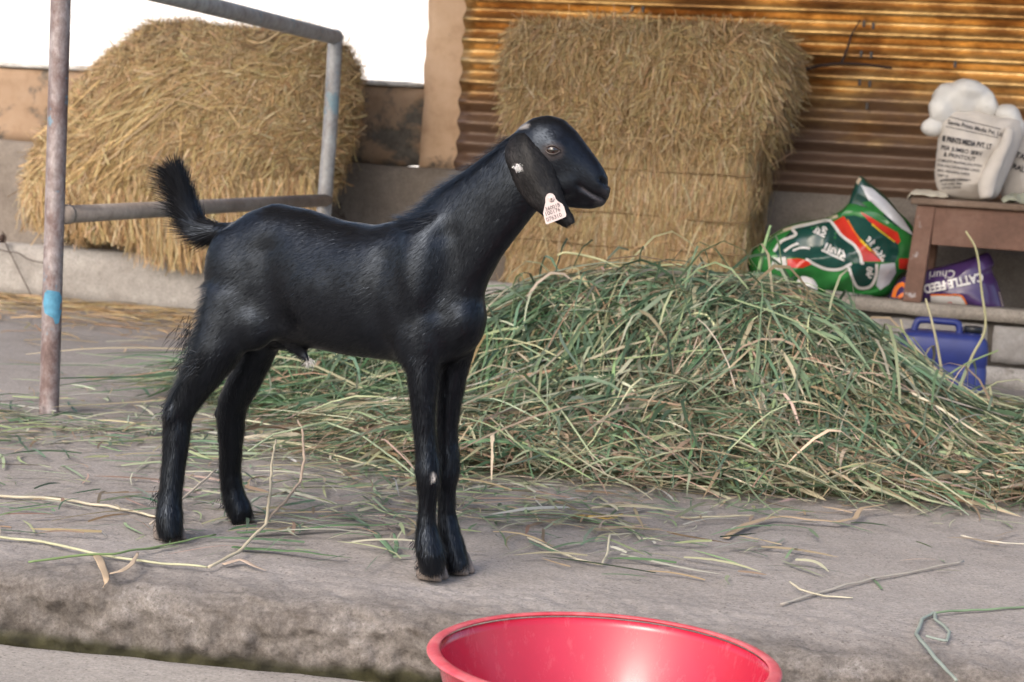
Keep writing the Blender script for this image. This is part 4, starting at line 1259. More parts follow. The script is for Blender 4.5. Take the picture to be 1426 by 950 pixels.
def white_bag():
    s0, s1, zt = ST
    d = .10
    out = [(1308, 168), (1322, 152), (1350, 150), (1385, 160), (1405, 158), (1422, 166), (1424, 190), (1412, 222), (1398, 255), (1386, 276), (1360, 280), (1330, 277), (1310, 270), (1302, 250), (1303, 225), (1306, 195)]
    V, F = pillow(out, d, .09, 3, .013, ridges=.026, nr=30, na=170)
    zmin = zt + .001
    V[:, 2] = np.where(V[:, 2] < zmin, zmin + (V[:, 2] - zmin) * .05, V[:, 2])
    V[:, 2] -= V[:, 2].min() - zmin
    r = empty('white_sack', wp(*[(lambda a: (a[0], d, zmin))(wpx(1360, 278, d))][0])); tag(r, 'crumpled white printed sack tied up on top of the wooden stool', 'sack')
    b = obj('sack_body', V, F, M['bag_white'], r)
    bv = bvh_of(V, F)
    # puffs of the loosened mouth
    def pf(px, py, a, b_, c_, dd=0.0, tilt=0):
        s, z = wpx(px, py, d + dd); ct, st = math.cos(tilt), math.sin(tilt); up = np.array([0, 0, 1.0])
        return ellipsoid(wp(s, d + dd, z), (WU * ct + up * st) * a, WN * b_, (up * ct - WU * st) * c_, 24, 16)
    V2, F2 = join([pf(1335, 140, .090, .075, .050, .02, -.1), pf(1350, 128, .060, .06, .036, .0), pf(1312, 152, .045, .055, .045, -.01), pf(1297, 178, .040, .035, .030, -.02, .1),
                   pf(1372, 146, .045, .06, .040, .02, -.6), pf(1355, 150, .07, .05, .05, .05)])
    V2, F2 = remesh(V2, F2, .005, 45)
    T2 = tris_of(F2); N2 = vnormals(V2, T2)
    rn = np.array([1 - 3.0 * abs(noise.noise(Vector(p) * 7)) for p in V2]) * .010 + np.array([1 - 3.0 * abs(noise.noise(Vector(p) * 19 + Vector((4, 2, 1)))) for p in V2]) * .0025
    V2 = V2 + N2 * rn[:, None]
    obj('sack_mouth', V2, F2, M['bag_puff'], r)
    V3, F3 = join([pf(1404, 160, .046, .045, .034, .0, -.5), pf(1415, 178, .028, .04, .04, .01, .2)]); V3, F3 = remesh(V3, F3, .007, 3)
    obj('sack_fold', V3 + vnoise(V3, 20, 5) * .006, F3, M['bag_puff'], r)
    # a fold running down the right front
    fp = [at_plane(x, y, WO + WN * (d - .085), WN) for x, y in ((1408, 178), (1400, 200), (1388, 225), (1378, 250), (1372, 274))]
    V4, F4 = tube(spline(np.array(fp), 20), np.interp(np.linspace(0, 1, 20), [0, .3, .7, 1], [.012, .020, .026, .016]), 14)
    obj('sack_fold', V4 + vnoise(V4, 16, 6) * .014, F4, M['bag_white'], r)
    I = M['ink']
    def tx(t, x, y, s, a, bold=0.0, sx=1.0): text_decal('print', t, x, y, s, a, bv, I, r, off=.004, bold=bold, sx=sx, L=9)
    tx('Savvie Prints Media Pvt. Ltd.', 1319, 172.5, 9.0, 13, .012, .80)
    for (x0, y0, x1, y1) in ((1319, 162, 1394, 180), (1317, 176, 1390, 192)):
        decal('rule', stroke([(x0, y0), ((x0 + x1) / 2, (y0 + y1) / 2), (x1, y1)], .9), bv, I, r, off=.004)
    tx('IE PRINTS MEDIA PVT. LT', 1311.5, 196, 10.5, 10, .035, .60)
    tx('PER JUMBO SERV', 1310, 208, 8.5, 9.5, .012, .92)
    tx('& PRINTOUT', 1313.5, 217.5, 8.5, 9.5, .012, .92)
    for i, (t, w) in enumerate((('COMPLETE PRINTING SOLUTION', 1), ('FOR COLOUR BUSINESS CARDS', 1), ('AND WEDDING CARDS', 1), ('VISIT US', 1))):
        tx(t, 1305.5, 224.5 + i * 7.0, 5.2, 8, .01, .80)
    decal('rule', stroke([(1312, 250), (1330, 249), (1352, 251)], .8), bv, I, r, off=.004)
    tx('printsmedia services', 1309, 253, 5.2, -1, .01, .9)
    tx('mail order desk', 1311, 258, 5.0, -2, .01, .9); tx('contact phone', 1311.5, 263, 5.0, -2, .01, .9)
    # second printed sack lying behind on the right
    out2 = [(1404, 178), (1430, 172), (1452, 182), (1456, 230), (1446, 268), (1420, 280), (1398, 276), (1394, 250)]
    V5, F5 = pillow(out2, d + .13, .05, 8, .007, ridges=.01)
    V5[:, 2] -= V5[:, 2].min() - zmin
    r2 = obj('paper_sack', V5, F5, M['bag_white']); tag(r2, 'small grey printed sack tucked behind the white one on the stool', 'sack')
    bv2 = bvh_of(V5, F5)
    text_decal('print', 'TAN', 1413, 218, 11, 20, bv2, I, r2, off=.004, bold=.03, L=9); text_decal('print', 'RAL', 1409, 234, 10, 20, bv2, I, r2, off=.004, bold=.03, L=9)
    # rags on the stool
    def rag(cpx, half, mat, label, seed, hh):
        s, _ = wpx(*cpx, .05); V, F = [], []; n = 34
        for i in range(n):
            for j in range(n):
                u, v = i / (n - 1) * 2 - 1, j / (n - 1) * 2 - 1
                q = Vector((u * 2 + seed, v * 2, seed))
                rr = 1 + .25 * noise.noise(q * .7)
                z = hh * (1 - max(abs(u), abs(v)) ** 3) * (.7 + .5 * noise.noise(q * .6)) + hh * .28 * (1 - 2 * abs(noise.noise(q * .9))) + .004
                z = max(z, .003)
                ss, dd = s + u * half * rr, .05 + v * .07 * rr
                if ss < s0 - .022: z -= min(.05, (s0 - .022 - ss) * 1.2)
                if dd < -.034: z -= min(.04, (-.034 - dd) * 1.5)
                V.append(wp(ss, dd, zt + z))
        for i in range(n - 1):
            for j in range(n - 1): F.append((i * n + j, (i + 1) * n + j, (i + 1) * n + j + 1, i * n + j + 1))
        o = obj('rag', V, F, mat); so = o.modifiers.new('s', 'SOLIDIFY'); so.thickness = .003
        tag(o, label, 'rag')
    rag((1293, 276), .062, M['rag'], 'crumpled cream cloth rag hanging over the stool corner beside the white sack', 1.3, .030)
    rag((1420, 280), .05, M['rag2'], 'greyish green crumpled cloth at the right foot of the white sack', 5.1, .034)
white_bag()

# ------------------------------------------------------------------ feed sacks in the trough
def feed_sacks():
    d = .20
    out = [(1036, 360), (1050, 345), (1078, 325), (1105, 312), (1150, 303), (1172, 292), (1186, 280), (1205, 278), (1232, 282), (1262, 305), (1276, 328), (1274, 366), (1252, 388), (1236, 412), (1190, 419), (1130, 414), (1085, 406), (1050, 390)]
    V, F = pillow(out, d, .13, 11, .020, center=(1160, 365), nr=34, na=190, ridges=.034)
    zmin = .131; V[:, 2] = np.maximum(V[:, 2], zmin)
    r = empty('feed_sack', wp(wpx(1160, 365, d)[0], d, zmin)); tag(r, 'slumped green and red plastic feed sack lying upside down in the trough', 'sack')
    obj('sack_body', V, F, M['f_green'], r)
    bv = bvh_of(V, F)
    # open flap at the top
    o2 = [(1178, 296), (1186, 270), (1197, 246), (1212, 256), (1232, 272), (1252, 296), (1274, 330), (1250, 318), (1215, 300)]
    V2, F2 = pillow(o2, d - .03, .035, 14, .010, nr=12, na=80, ridges=.012); fl = obj('flap', V2, F2, M['f_dkgreen'], r)
    bv2 = bvh_of(V2, F2)
    decal('seam', stroke([(1178, 296), (1184, 277), (1190, 262), (1198, 248)], 4.5), bv2, M['f_cream'], fl)
    decal('band', [(1199, 258), (1214, 262), (1234, 279), (1258, 305), (1272, 328), (1255, 318), (1230, 296), (1210, 280)], bv2, M['f_silver'], fl)
    decal('band', [(1200, 282), (1212, 280), (1232, 298), (1226, 304)], bv2, M['f_green'], fl, off=.004)
    decal('seam', stroke([(1060, 338), (1080, 324), (1106, 314), (1130, 309), (1152, 303), (1166, 299)], 8), bv, M['f_cream'], r)
    # printed panels (drawn as they lie)
    blob_ = [(1078, 350), (1088, 336), (1108, 327), (1104, 318), (1128, 312), (1152, 307), (1160, 312), (1172, 328), (1190, 342), (1198, 356), (1200, 366), (1186, 366), (1170, 375), (1152, 375), (1136, 369), (1122, 360), (1100, 358), (1086, 362)]
    decal('panel', blob_, bv, M['f_dkgreen'], r, off=.0025)
    decal('panel_border', stroke(blob_[:3] + blob_[3:11] + [(1203, 366)], 4.0), bv, M['f_white'], r, off=.004)
    decal('panel_border', stroke([(1186, 367), (1170, 375), (1152, 375), (1136, 369), (1122, 361)], 4.0), bv, M['f_white'], r, off=.004)
    decal('red_panel', [(1160, 309), (1175, 301), (1184, 315), (1196, 334), (1214, 352), (1228, 364), (1202, 364), (1196, 350), (1184, 336), (1170, 324)], bv, M['f_red'], r, off=.0025)
    decal('red_panel', [(1096, 361), (1112, 360), (1124, 363), (1130, 368), (1118, 373), (1097, 373)], bv, M['f_red'], r, off=.0045)
    decal('white_patch', [(1076, 360), (1094, 358), (1096, 372), (1086, 377), (1074, 372)], bv, M['f_white'], r, off=.0045)
    decal('badge', [(1176, 301), (1190, 300), (1206, 305), (1232, 322), (1250, 338), (1252, 350), (1246, 366), (1228, 364), (1212, 350), (1196, 332), (1184, 314)], bv, M['f_dkgreen'], r, off=.0025)
    decal('red_edge', [(1198, 295), (1208, 300), (1228, 312), (1250, 324), (1254, 336), (1250, 340), (1232, 324), (1210, 308)], bv, M['f_red'], r, off=.0045)
    decal('yellow_line', stroke([(1180, 306), (1192, 326), (1206, 342), (1230, 362)], 1.6), bv, M['f_orange'], r, off=.004)
    decal('yellow_line', stroke([(1198, 334), (1206, 342), (1213, 349)], 3.0), bv, M['f_yellow'], r, off=.005)
    decal('yellow_line', stroke([(1214, 312), (1226, 322), (1238, 331), (1246, 337)], 1.8), bv, M['f_yellow'], r, off=.005)
    decal('side_panel', [(1254, 322), (1272, 332), (1275, 375), (1262, 362), (1252, 356)], bv, M['f_green'], r, off=.003)
    decal('red_patch', [(1252, 360), (1266, 360), (1264, 376), (1252, 374)], bv, M['f_red'], r, off=.004)
    lower = [(1184, 368), (1196, 366), (1220, 366), (1220, 384), (1214, 398), (1198, 402), (1190, 392)]
    decal('panel', lower, bv, M['f_dkgreen'], r, off=.003)
    decal('panel_border', stroke([(1182, 372), (1188, 390), (1196, 401), (1212, 399), (1220, 384), (1221, 368)], 4), bv, M['f_white'], r, off=.004)
    decal('silver_patch', [(1226, 368), (1246, 366), (1248, 380), (1238, 396), (1226, 404), (1220, 398)], bv, M['f_silver'], r, off=.003)
    decal('white_strip', [(1150, 404), (1180, 407), (1215, 412), (1214, 419), (1180, 417), (1150, 413)], bv, M['f_white'], r, off=.003)
    text_decal('print', 'SY·ZK', 1208, 410, 8, 184, bv, M['f_dkgreen'], r, off=.005, bold=.02, L=9)
    W = M['f_white']
    text_decal('print', 'राजा', 1180, 352, 20, 205, bv, W, r, off=.005, bold=.03, L=8)
    text_decal('print', 'दुध', 1152, 322, 15, 205, bv, W, r, off=.005, bold=.03, L=8)
    text_decal('print', 'सरस ३६', 1236, 360, 13.5, 233, bv, W, r, off=.005, bold=.03, sx=.95, L=8)
    text_decal('print', 'डे', 1216, 372, 17, 178, bv, W, r, off=.005, bold=.03, L=8)
    decal('print', stroke([(1092, 350), (1102, 343), (1112, 339)], 3.2), bv, W, r, off=.0045); decal('print', stroke([(1104, 349), (1116, 345), (1128, 346)], 2.6), bv, W, r, off=.0045)
    # purple sack
    d2 = .135
    out = [(1236, 418), (1246, 398), (1262, 384), (1290, 376), (1330, 366), (1360, 356), (1376, 352), (1384, 366), (1382, 378), (1390, 396), (1398, 432), (1380, 436), (1330, 430), (1290, 426), (1258, 422)]
    V, F = pillow(out, d2, .078, 17, .008, center=(1320, 402), nr=26, na=150, ridges=.014)
    V[:, 2] = np.maximum(V[:, 2], zmin)
    r = empty('feed_sack', wp(wpx(1320, 402, d2)[0], d2, zmin)); tag(r, 'purple plastic cattle feed sack lying upside down behind the stool leg', 'sack')
    obj('sack_body', V, F, M['f_purple'], r); bv = bvh_of(V, F)
    text_decal('print', 'CATTLE FEED', 1368, 380, 17, 168, bv, W, r, off=.005, bold=.03, sx=.82, L=8)
    text_decal('print', 'Churi', 1331, 376, 16, 176, bv, W, r, off=.005, shear=.2, L=8)
    decal('white_patch', [(1296, 412), (1320, 412), (1338, 413), (1346, 424), (1344, 432), (1296, 428)], bv, M['f_white'], r)
    decal('orange_line', stroke([(1296, 411), (1318, 411), (1338, 412), (1346, 424)], 2.2), bv, M['f_orange'], r, off=.004)
    text_decal('print', 'G', 1326, 420, 9, 170, bv, M['f_red'], r, off=.005, L=8)
    decal('orange_mark', stroke([(1244, 414), (1248, 402), (1256, 396), (1264, 400), (1268, 392)], 6), bv, M['f_orange'], r, off=.004)
    decal('orange_mark', stroke([(1250, 416), (1258, 410), (1268, 412), (1274, 404)], 5), bv, M['f_orange'], r, off=.004)
    decal('silver_patch', [(1262, 386), (1270, 384), (1272, 392), (1262, 396)], bv, M['f_silver'], r, off=.003)
    decal('seam', stroke([(1384, 354), (1385, 366), (1384, 378), (1390, 392), (1394, 410), (1399, 430)], 5), bv, M['f_cream'], r, off=.003)
    # scrap of white film at the heap edge
    V, F = pillow([(1108, 410), (1116, 404), (1130, 408), (1137, 418), (1134, 428), (1120, 426), (1110, 420)], -.02, .012, 23, .022, nr=12, na=70, ridges=.03)
    V[:, 2] -= V[:, 2].min() - .252
    tag(obj('plastic_scrap', V, F, M['f_white']), 'small crumpled white plastic scrap on the trough lip by the green sack', 'plastic scrap')
feed_sacks()

# ------------------------------------------------------------------ blue jerrycan
def jerrycan():
    g = at_z(1312, 556, 0); Y = g[1]
    cl = at_y(1252, 500, Y); cr = at_y(1371, 500, Y)
    w = np.linalg.norm(cr - cl); c = (cl + cr) / 2; c[2] = 0
    ax_ = unit(np.array([1.0, -.12, 0])); ay_ = np.array([-ax_[1], ax_[0], 0])
    zt = at_y(1312, 462, Y)[2]
    r = empty('jerrycan', c); tag(r, 'blue plastic jerrycan with black cap standing behind the cut grass', 'jerrycan')
    hw, hd = w / 2, .085
    rings = []
    for z, k in ((0.0, .94), (.012, .99), (.03, 1.0), (zt * .50, 1.0), (zt * .515, .985), (zt * .56, .985), (zt * .575, 1.0), (zt * .78, 1.0), (zt * .90, .97), (zt * .97, .90), (zt, .80)):
        rings.append(ell(c + np.array([0, 0, z]), ax_ * hw * k, ay_ * hd * k, 40, 7))
    V, F = loft(rings); body = obj('can_body', V, F, M['jerry'], r)
    # raised front panel
    V, F = box(c - ay_ * (hd + .001) + np.array([0, 0, zt * .30]), hw * .72, .004, zt * .15, ax_, ay_); bevel(obj('panel_rib', V, F, M['jerry'], body, smooth=False), .004, 3)
    P = [c + ax_ * x + np.array([0, 0, z]) for x, z in ((-hw * .70, zt - .008), (-hw * .64, zt + .022), (-hw * .52, zt + .031), (-.0, zt + .031), (hw * .26, zt + .029), (hw * .34, zt + .016), (hw * .36, zt - .008))]
    obj('handle', *tube(spline(np.array(P), 40), .0105, 12), M['jerry'], r)
    cc = c + ax_ * hw * .66
    obj('neck', *tube([cc + np.array([0, 0, zt - .012]), cc + np.array([0, 0, zt + .006])], .024, 24), M['jerry'], r)
    obj('cap', *tube([cc + np.array([0, 0, zt + .004]), cc + np.array([0, 0, zt + .020]), cc + np.array([0, 0, zt + .023])], [.028, .028, .024], 24), M['cap'], r)
jerrycan()

# ------------------------------------------------------------------ grass heap
LOBES = [(.50, 4.58, .50, .50, .32), (.12, 4.62, .38, .44, .25), (.68, 4.30, .38, .40, .20), (1.12, 4.40, .50, .40, .070), (-.30, 4.72, .42, .32, .115), (.40, 4.05, .70, .30, .075), (1.35, 4.10, .5, .36, .05)]
def heap_h(X, Y):
    s = np.zeros_like(X)
    for cx, cy, rx, ry, h in LOBES:
        q = ((X - cx) / rx) ** 2 + ((Y - cy) / ry) ** 2
        s += (h * np.exp(-q ** 1.35)) ** 2.6
    return s ** (1 / 2.6)
G_GREEN = [(.090, .148, .088), (.125, .185, .118), (.060, .105, .064), (.180, .235, .160)]
G_PALE = [(.31, .325, .215), (.38, .375, .275), (.23, .285, .165)]
G_TAN = [(.31, .24, .165), (.24, .18, .12), (.40, .335, .25)]
def grass_cols(n, pg, pp, pt):
    return pick_cols(n, G_GREEN + G_PALE + G_TAN, [pg * .3, pg * .3, pg * .2, pg * .2, pp * .4, pp * .3, pp * .3, pt * .4, pt * .3, pt * .3], .22)
def lay_blades(P0, th, Ln, wid, lift, curl, K, cols, name, parent, arch=0.0, taper=None, hfun=heap_h, droop=1.0, flat=.6):
    n = len(P0); t = np.linspace(0, 1, K); ds = Ln / (K - 1)
    X = np.zeros((n, K)); Y = np.zeros((n, K)); X[:, 0], Y[:, 0] = P0[:, 0], P0[:, 1]
    a = th.copy()
    for k in range(1, K):
        a = a + curl / (K - 1) + RNG.normal(0, .07, n)
        X[:, k] = X[:, k - 1] + np.cos(a) * ds; Y[:, k] = Y[:, k - 1] + np.sin(a) * ds
    H = hfun(X, Y)
    # shorten the run where the surface is steep by following it
    Z = H + lift[:, None] + np.sin(t * math.pi)[None, :] * (arch * Ln)[:, None] if not np.isscalar(arch) else H + lift[:, None]
    Z = np.maximum(Z, .0035)
    path = np.stack([X, Y, Z], -1)
    T = unit(np.gradient(path, axis=1)); up = np.array([0, 0, 1.0])
    nn = unit(up[None, :] + RNG.normal(0, flat, (n, 3)))
    side = unit(np.cross(T, nn[:, None, :]))
    return strips(name, path, wid, side, cols, M['grass'], parent, taper=taper, kind='stuff')
def grass_heap():
    xs = np.linspace(-1.1, 2.1, 130); ys = np.linspace(3.3, 5.5, 90)
    X, Y = np.meshgrid(xs, ys); Z = heap_h(X, Y) - .012
    V = np.stack([X.ravel(), Y.ravel(), np.maximum(Z.ravel(), -.03)], 1)
    V[:, 2] += np.array([noise.noise(Vector(p) * 9) for p in V]) * .012
    V[:, 2] = np.where(heap_h(V[:, 0], V[:, 1]) < .02, -.03, V[:, 2])
    nx = len(xs); F = [(i * nx + j, i * nx + j + 1, (i + 1) * nx + j + 1, (i + 1) * nx + j) for i in range(len(ys) - 1) for j in range(nx - 1)]
    r = empty('grass_heap', (.5, 4.4, 0)); tag(r, 'big tangled heap of cut green and drying grass on the platform', 'grass heap', None, 'stuff')
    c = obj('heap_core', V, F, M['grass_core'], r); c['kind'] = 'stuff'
    def pts(n, thr=.03, jit=True):
        out = []
        while sum(len(o) for o in out) < n:
            x = RNG.uniform(-1.05, 2.0, n * 2); y = RNG.uniform(3.4, 5.3, n * 2)
            h = heap_h(x, y); m = h > thr * RNG.uniform(.35, 1.0, n * 2)
            out.append(np.stack([x[m], y[m]], 1))
        return np.concatenate(out)[:n]
    def field(P, sc, seed):
        v = vnoise(np.c_[P, np.zeros(len(P))], sc, seed); return np.arctan2(v[:, 1], v[:, 0])
    tleaf = [.5, .9, 1, 1, .85, .55, .08]; tstem = [1, 1, 1, 1, .9, .8, .6]
    def mixcols(P, pg, pp, pt):
        # low, trodden parts are drier
        h = heap_h(P[:, 0], P[:, 1]); dry = np.clip(1 - h / .16, 0, 1)
        a = grass_cols(len(P), pg, pp, pt); b_ = grass_cols(len(P), .18, .30, .52)
        m = (RNG.random(len(P)) < dry * .75)[:, None]
        c_ = np.where(m, b_, a)
        fresh = np.clip((.45 - P[:, 0]) / .5, 0, 1)[:, None] * np.clip((P[:, 1] - 4.1) / .3, 0, 1)[:, None]     # the newly cut grass lies at the centre and left
        g_ = grass_cols(len(P), .92, .06, .02) * np.array([.85, 1.05, .85])
        c_ = np.where(RNG.random((len(P), 1)) < fresh * .6, g_, c_)
        dryr = np.clip((P[:, 0] - .75) / .4, 0, 1)[:, None]
        return np.where(RNG.random((len(P), 1)) < dryr * .45, grass_cols(len(P), .15, .35, .50), c_)
    def kink(n, amt): return RNG.normal(0, amt, n)
    n = 11000; P = pts(n)    # leaf blades in loose bundles
    lay_blades(P, field(P, 3.2, 1) + RNG.normal(0, .75, n), RNG.uniform(.08, .27, n), RNG.uniform(.0035, .0085, n), RNG.uniform(-.005, .035, n), RNG.normal(0, 1.0, n), 7, mixcols(P, .70, .14, .16), 'leaf_blades', r, RNG.uniform(-.02, .14, n), tleaf, flat=.9)
    n = 11000; P = pts(n)    # thin stems
    lay_blades(P, RNG.uniform(0, 6.28, n), RNG.uniform(.08, .30, n), RNG.uniform(.0018, .0038, n), RNG.uniform(.0, .05, n), RNG.normal(0, .35, n), 6, mixcols(P, .46, .34, .20), 'stems', r, RNG.uniform(-.06, .14, n), [1, 1, 1, 1, .9, .6], flat=.9)
    n = 10000; P = pts(n)    # dry broken bits
    lay_blades(P, RNG.uniform(0, 6.28, n), RNG.uniform(.03, .13, n), RNG.uniform(.002, .006, n), RNG.uniform(.0, .045, n), RNG.normal(0, 1.6, n), 5, grass_cols(n, .25, .28, .47), 'dry_bits', r, RNG.uniform(-.1, .22, n), [.7, 1, 1, .8, .2], flat=.9)
    # drooping blades: start near the crest and fall down the face
    n = 2600; P = pts(n, .16)
    gx = (heap_h(P[:, 0] + .01, P[:, 1]) - heap_h(P[:, 0] - .01, P[:, 1])); gy = (heap_h(P[:, 0], P[:, 1] + .01) - heap_h(P[:, 0], P[:, 1] - .01))
    tuftn = vnoise(np.c_[P, np.zeros(n)], 5, 12)[:, 0]
    P2 = P[tuftn > -.05]; n = len(P2); g2 = np.arctan2(-gy, -gx)[tuftn > -.05]
    lay_blades(P2, g2 + RNG.normal(0, .45, n), RNG.uniform(.10, .26, n), RNG.uniform(.005, .0105, n), RNG.uniform(.02, .05, n), RNG.normal(0, .5, n), 7, grass_cols(n, .80, .14, .06), 'drooping_blades', r, RNG.uniform(.02, .16, n), tleaf, flat=.8)
    n = 900; P = pts(n)      # long stalks over everything
    lay_blades(P, RNG.uniform(0, 6.28, n), RNG.uniform(.28, .60, n), RNG.uniform(.0028, .0050, n), RNG.uniform(.03, .06, n), RNG.normal(0, .4, n), 9, grass_cols(n, .40, .45, .15), 'long_stalks', r, RNG.uniform(-.02, .06, n), [1, 1, 1, 1, 1, .9, .8, .7, .4], flat=.7)
    # blades that stick out of the outline
    n = 420; P = pts(n, .08); a = RNG.uniform(0, 6.28, n)
    lay_blades(P, a, RNG.uniform(.12, .30, n), RNG.uniform(.004, .009, n), RNG.uniform(.0, .02, n), RNG.normal(0, .5, n), 7, grass_cols(n, .5, .35, .15), 'stray_blades', r, RNG.uniform(.15, .55, n), tleaf)
grass_heap()

def zero_h(X, Y): return np.zeros_like(X)
def litter():
    # chaff and bits trampled on the platform round the heap
    n = 4200
    x = RNG.uniform(-1.3, 1.6, n * 4); y = RNG.uniform(2.85, 5.2, n * 4)
    hd = heap_h(x, y * 1.0 + .22) + heap_h(x + .25, y + .1)
    dens = .05 + np.clip(hd * 9, 0, 1) + .55 * np.exp(-((y - 3.95 - .05 * x) / .22) ** 2) * (x < .4) + .25 * np.exp(-((x + .35) ** 2 / .25 + (y - 3.25) ** 2 / .05))
    k = np.where(RNG.random(n * 4) < dens * .6)[0][:n]; n = len(k); P = np.stack([x[k], y[k]], 1)
    o = lay_blades(P, RNG.uniform(0, 6.28, n), RNG.uniform(.015, .12, n), RNG.uniform(.0016, .0050, n), RNG.uniform(.003, .014, n), RNG.normal(0, .45, n), 6, grass_cols(n, .28, .34, .38), 'grass_litter', None, RNG.uniform(0, .05, n), [.8, 1, 1, 1, .8, .2], hfun=zero_h, flat=.35)
    tag(o, 'scattered bits of cut grass trodden over the concrete platform', 'grass litter', None, 'stuff')
    n = 1700
    x = RNG.uniform(-1.35, .5, n * 5); y = RNG.uniform(2.88, 4.5, n * 5)
    dens = .10 + .75 * np.exp(-((y - 4.02) / .20) ** 2) + .55 * np.exp(-((x + .25) ** 2 / .12 + (y - 3.5) ** 2 / .16)) + .35 * np.exp(-((x - .15) ** 2 / .05 + (y - 3.35) ** 2 / .06))
    k = np.where(RNG.random(n * 5) < dens)[0][:n]; n = len(k); P = np.stack([x[k], y[k]], 1)
    o = lay_blades(P, RNG.uniform(0, 6.28, n), RNG.uniform(.03, .20, n), RNG.uniform(.0024, .0068, n), RNG.uniform(.004, .016, n), RNG.normal(0, .5, n), 6, np.clip(grass_cols(n, .28, .52, .20) * 1.1, 0, .42), 'grass_scraps', None, RNG.uniform(0, .06, n), [.8, 1, 1, 1, .8, .2], hfun=zero_h, flat=.35)
    tag(o, 'pale and green grass scraps strewn under and behind the goat', 'grass litter', None, 'stuff')
    # straw dropped in front of the trough
    n = 1500
    s = RNG.uniform(-2.6, -.2, n); d = -np.abs(RNG.normal(0, .45, n)) - .04
    P = np.array([wp(a, b_, 0)[:2] for a, b_ in zip(s, d)])
    o = lay_blades(P, WA + RNG.normal(0, .7, n), RNG.uniform(.06, .28, n), RNG.uniform(.0025, .0045, n), RNG.uniform(.003, .012, n), RNG.normal(0, .5, n), 5, pick_cols(n, STRAW_PAL, STRAW_PR), 'straw_litter', None, RNG.uniform(0, .04, n), None, hfun=zero_h, flat=.4)
    tag(o, 'dry straw strewn over the floor below the trough', 'straw litter', None, 'stuff')
litter()

# ------------------------------------------------------------------ single stalks and blades one can pick out on the concrete
def stalk(name, label, cat, pts, r0, r1, col, flat=False, twist=0.0):
    """pts: (px, py, height above the platform)"""
    P0 = np.array([at_z(px, py, h) for px, py, h in pts]); m_ = len(P0); k_ = 7 * (m_ - 1) + 1
    lin = np.stack([np.interp(np.linspace(0, m_ - 1, k_), np.arange(m_), P0[:, a]) for a in range(3)], 1)
    f_ = .5 if flat else .08
    P = lin * (1 - f_) + spline(P0, k_) * f_ + vnoise(lin, 25, 3) * .0022; n = len(P)
    r0, r1 = (r0, r1) if flat else (r0 * .72, r1 * .72)
    R = np.interp(np.linspace(0, 1, n), [0, .15, .7, 1], [r0 * .8, r0, (r0 + r1) / 2, r1])
    T = unit(np.gradient(P, axis=0)); rings = []
    for i in range(n):
        A = np.cross(T[i], [0, 0, 1.0]); A /= np.linalg.norm(A) + 1e-9; B = np.cross(A, T[i])
        rings.append(ell(P[i], A * R[i], B * (R[i] * (.16 if flat else .8)), 8))
    V, F = loft(rings)
    V = np.asarray(V); V[:, 2] = np.maximum(V[:, 2], -.008)
    cols = np.array(col)[None, :] * (1 + .25 * vnoise(V, 30, 3)[:, :1]); cols = np.clip(cols, .01, .9)
    o = obj(name, V, F, M['stalk'], cols=cols); tag(o, label, cat, 'loose stalks and leaves on the platform'); return o
PALE, GRN, TAN, DGR = (.46, .43, .33), (.18, .26, .11), (.38, .29, .20), (.09, .16, .075)
stalk('grass_stalk', 'long straight dry stalk lying alone on the bare concrete right of the tub', 'stalk', [(1087, 842, .004), (1150, 822, .006), (1215, 806, .006), (1280, 794, .006), (1342, 782, .006)], .0036, .0028, (.36, .33, .29))
stalk('grass_stalk', 'short pale stalk crossing the long straight dry one', 'stalk', [(1100, 811, .012), (1115, 822, .010), (1150, 830, .006), (1187, 833, .004)], .003, .0022, PALE)
stalk('grass_stalk', 'bent grey green stalk kinked into a loop at the platform edge', 'stalk', [(1332, 948, .0), (1310, 925, .006), (1288, 900, .006), (1276, 882, .006), (1284, 862, .008), (1300, 852, .008), (1304, 862, .010), (1322, 880, .008), (1318, 892, .006), (1290, 886, .010)], .0042, .0030, (.24, .28, .25))
stalk('grass_stalk', 'thin green stalk lying straight beside the kinked loop', 'stalk', [(1300, 853, .008), (1350, 850, .006), (1426, 845, .006), (1470, 842, .006)], .0034, .0028, (.17, .24, .15))
stalk('grass_stalk', 'white curved stalk near the right heap foot on bare concrete', 'stalk', [(1338, 746, .004), (1370, 754, .006), (1400, 757, .006), (1440, 758, .006)], .003, .0022, (.50, .47, .40))
stalk('dry_leaf', 'curled brown leaf blade trailing from the heap over the concrete', 'leaf', [(1010, 750, .004), (1035, 732, .010), (1075, 720, .012), (1120, 722, .014), (1165, 726, .014), (1190, 722, .012), (1200, 708, .020), (1235, 702, .020)], .0075, .004, TAN, True)
stalk('dry_leaf', 'yellow curled leaf between goat forelegs and grass heap', 'leaf', [(800, 717, .006), (820, 719, .012), (845, 722, .014), (866, 716, .006)], .011, .003, (.48, .34, .10), True)
stalk('green_leaf', 'flat dark green blade with pointed tip near the yellow leaf', 'leaf', [(800, 722, .004), (835, 728, .012), (868, 735, .014), (908, 753, .004)], .0055, .001, DGR, True)
stalk('grass_stalk', 'straight pale stalk lying below the front of the grass heap', 'stalk', [(948, 720, .006), (990, 720, .006), (1050, 718, .008)], .0034, .003, (.44, .41, .30))
stalk('grass_stalk', 'pale kinked stalk standing up by the goat fore hoof', 'stalk', [(735, 748, .01), (770, 765, .008), (805, 780, .006), (838, 786, .006), (846, 770, .012), (850, 745, .02), (880, 743, .015)], .0034, .0024, PALE)
stalk('green_leaf', 'broad green blade lying along the ground between goat hind and fore legs', 'leaf', [(325, 762, .006), (370, 765, .008), (430, 770, .010), (492, 778, .004)], .0085, .001, DGR, True)
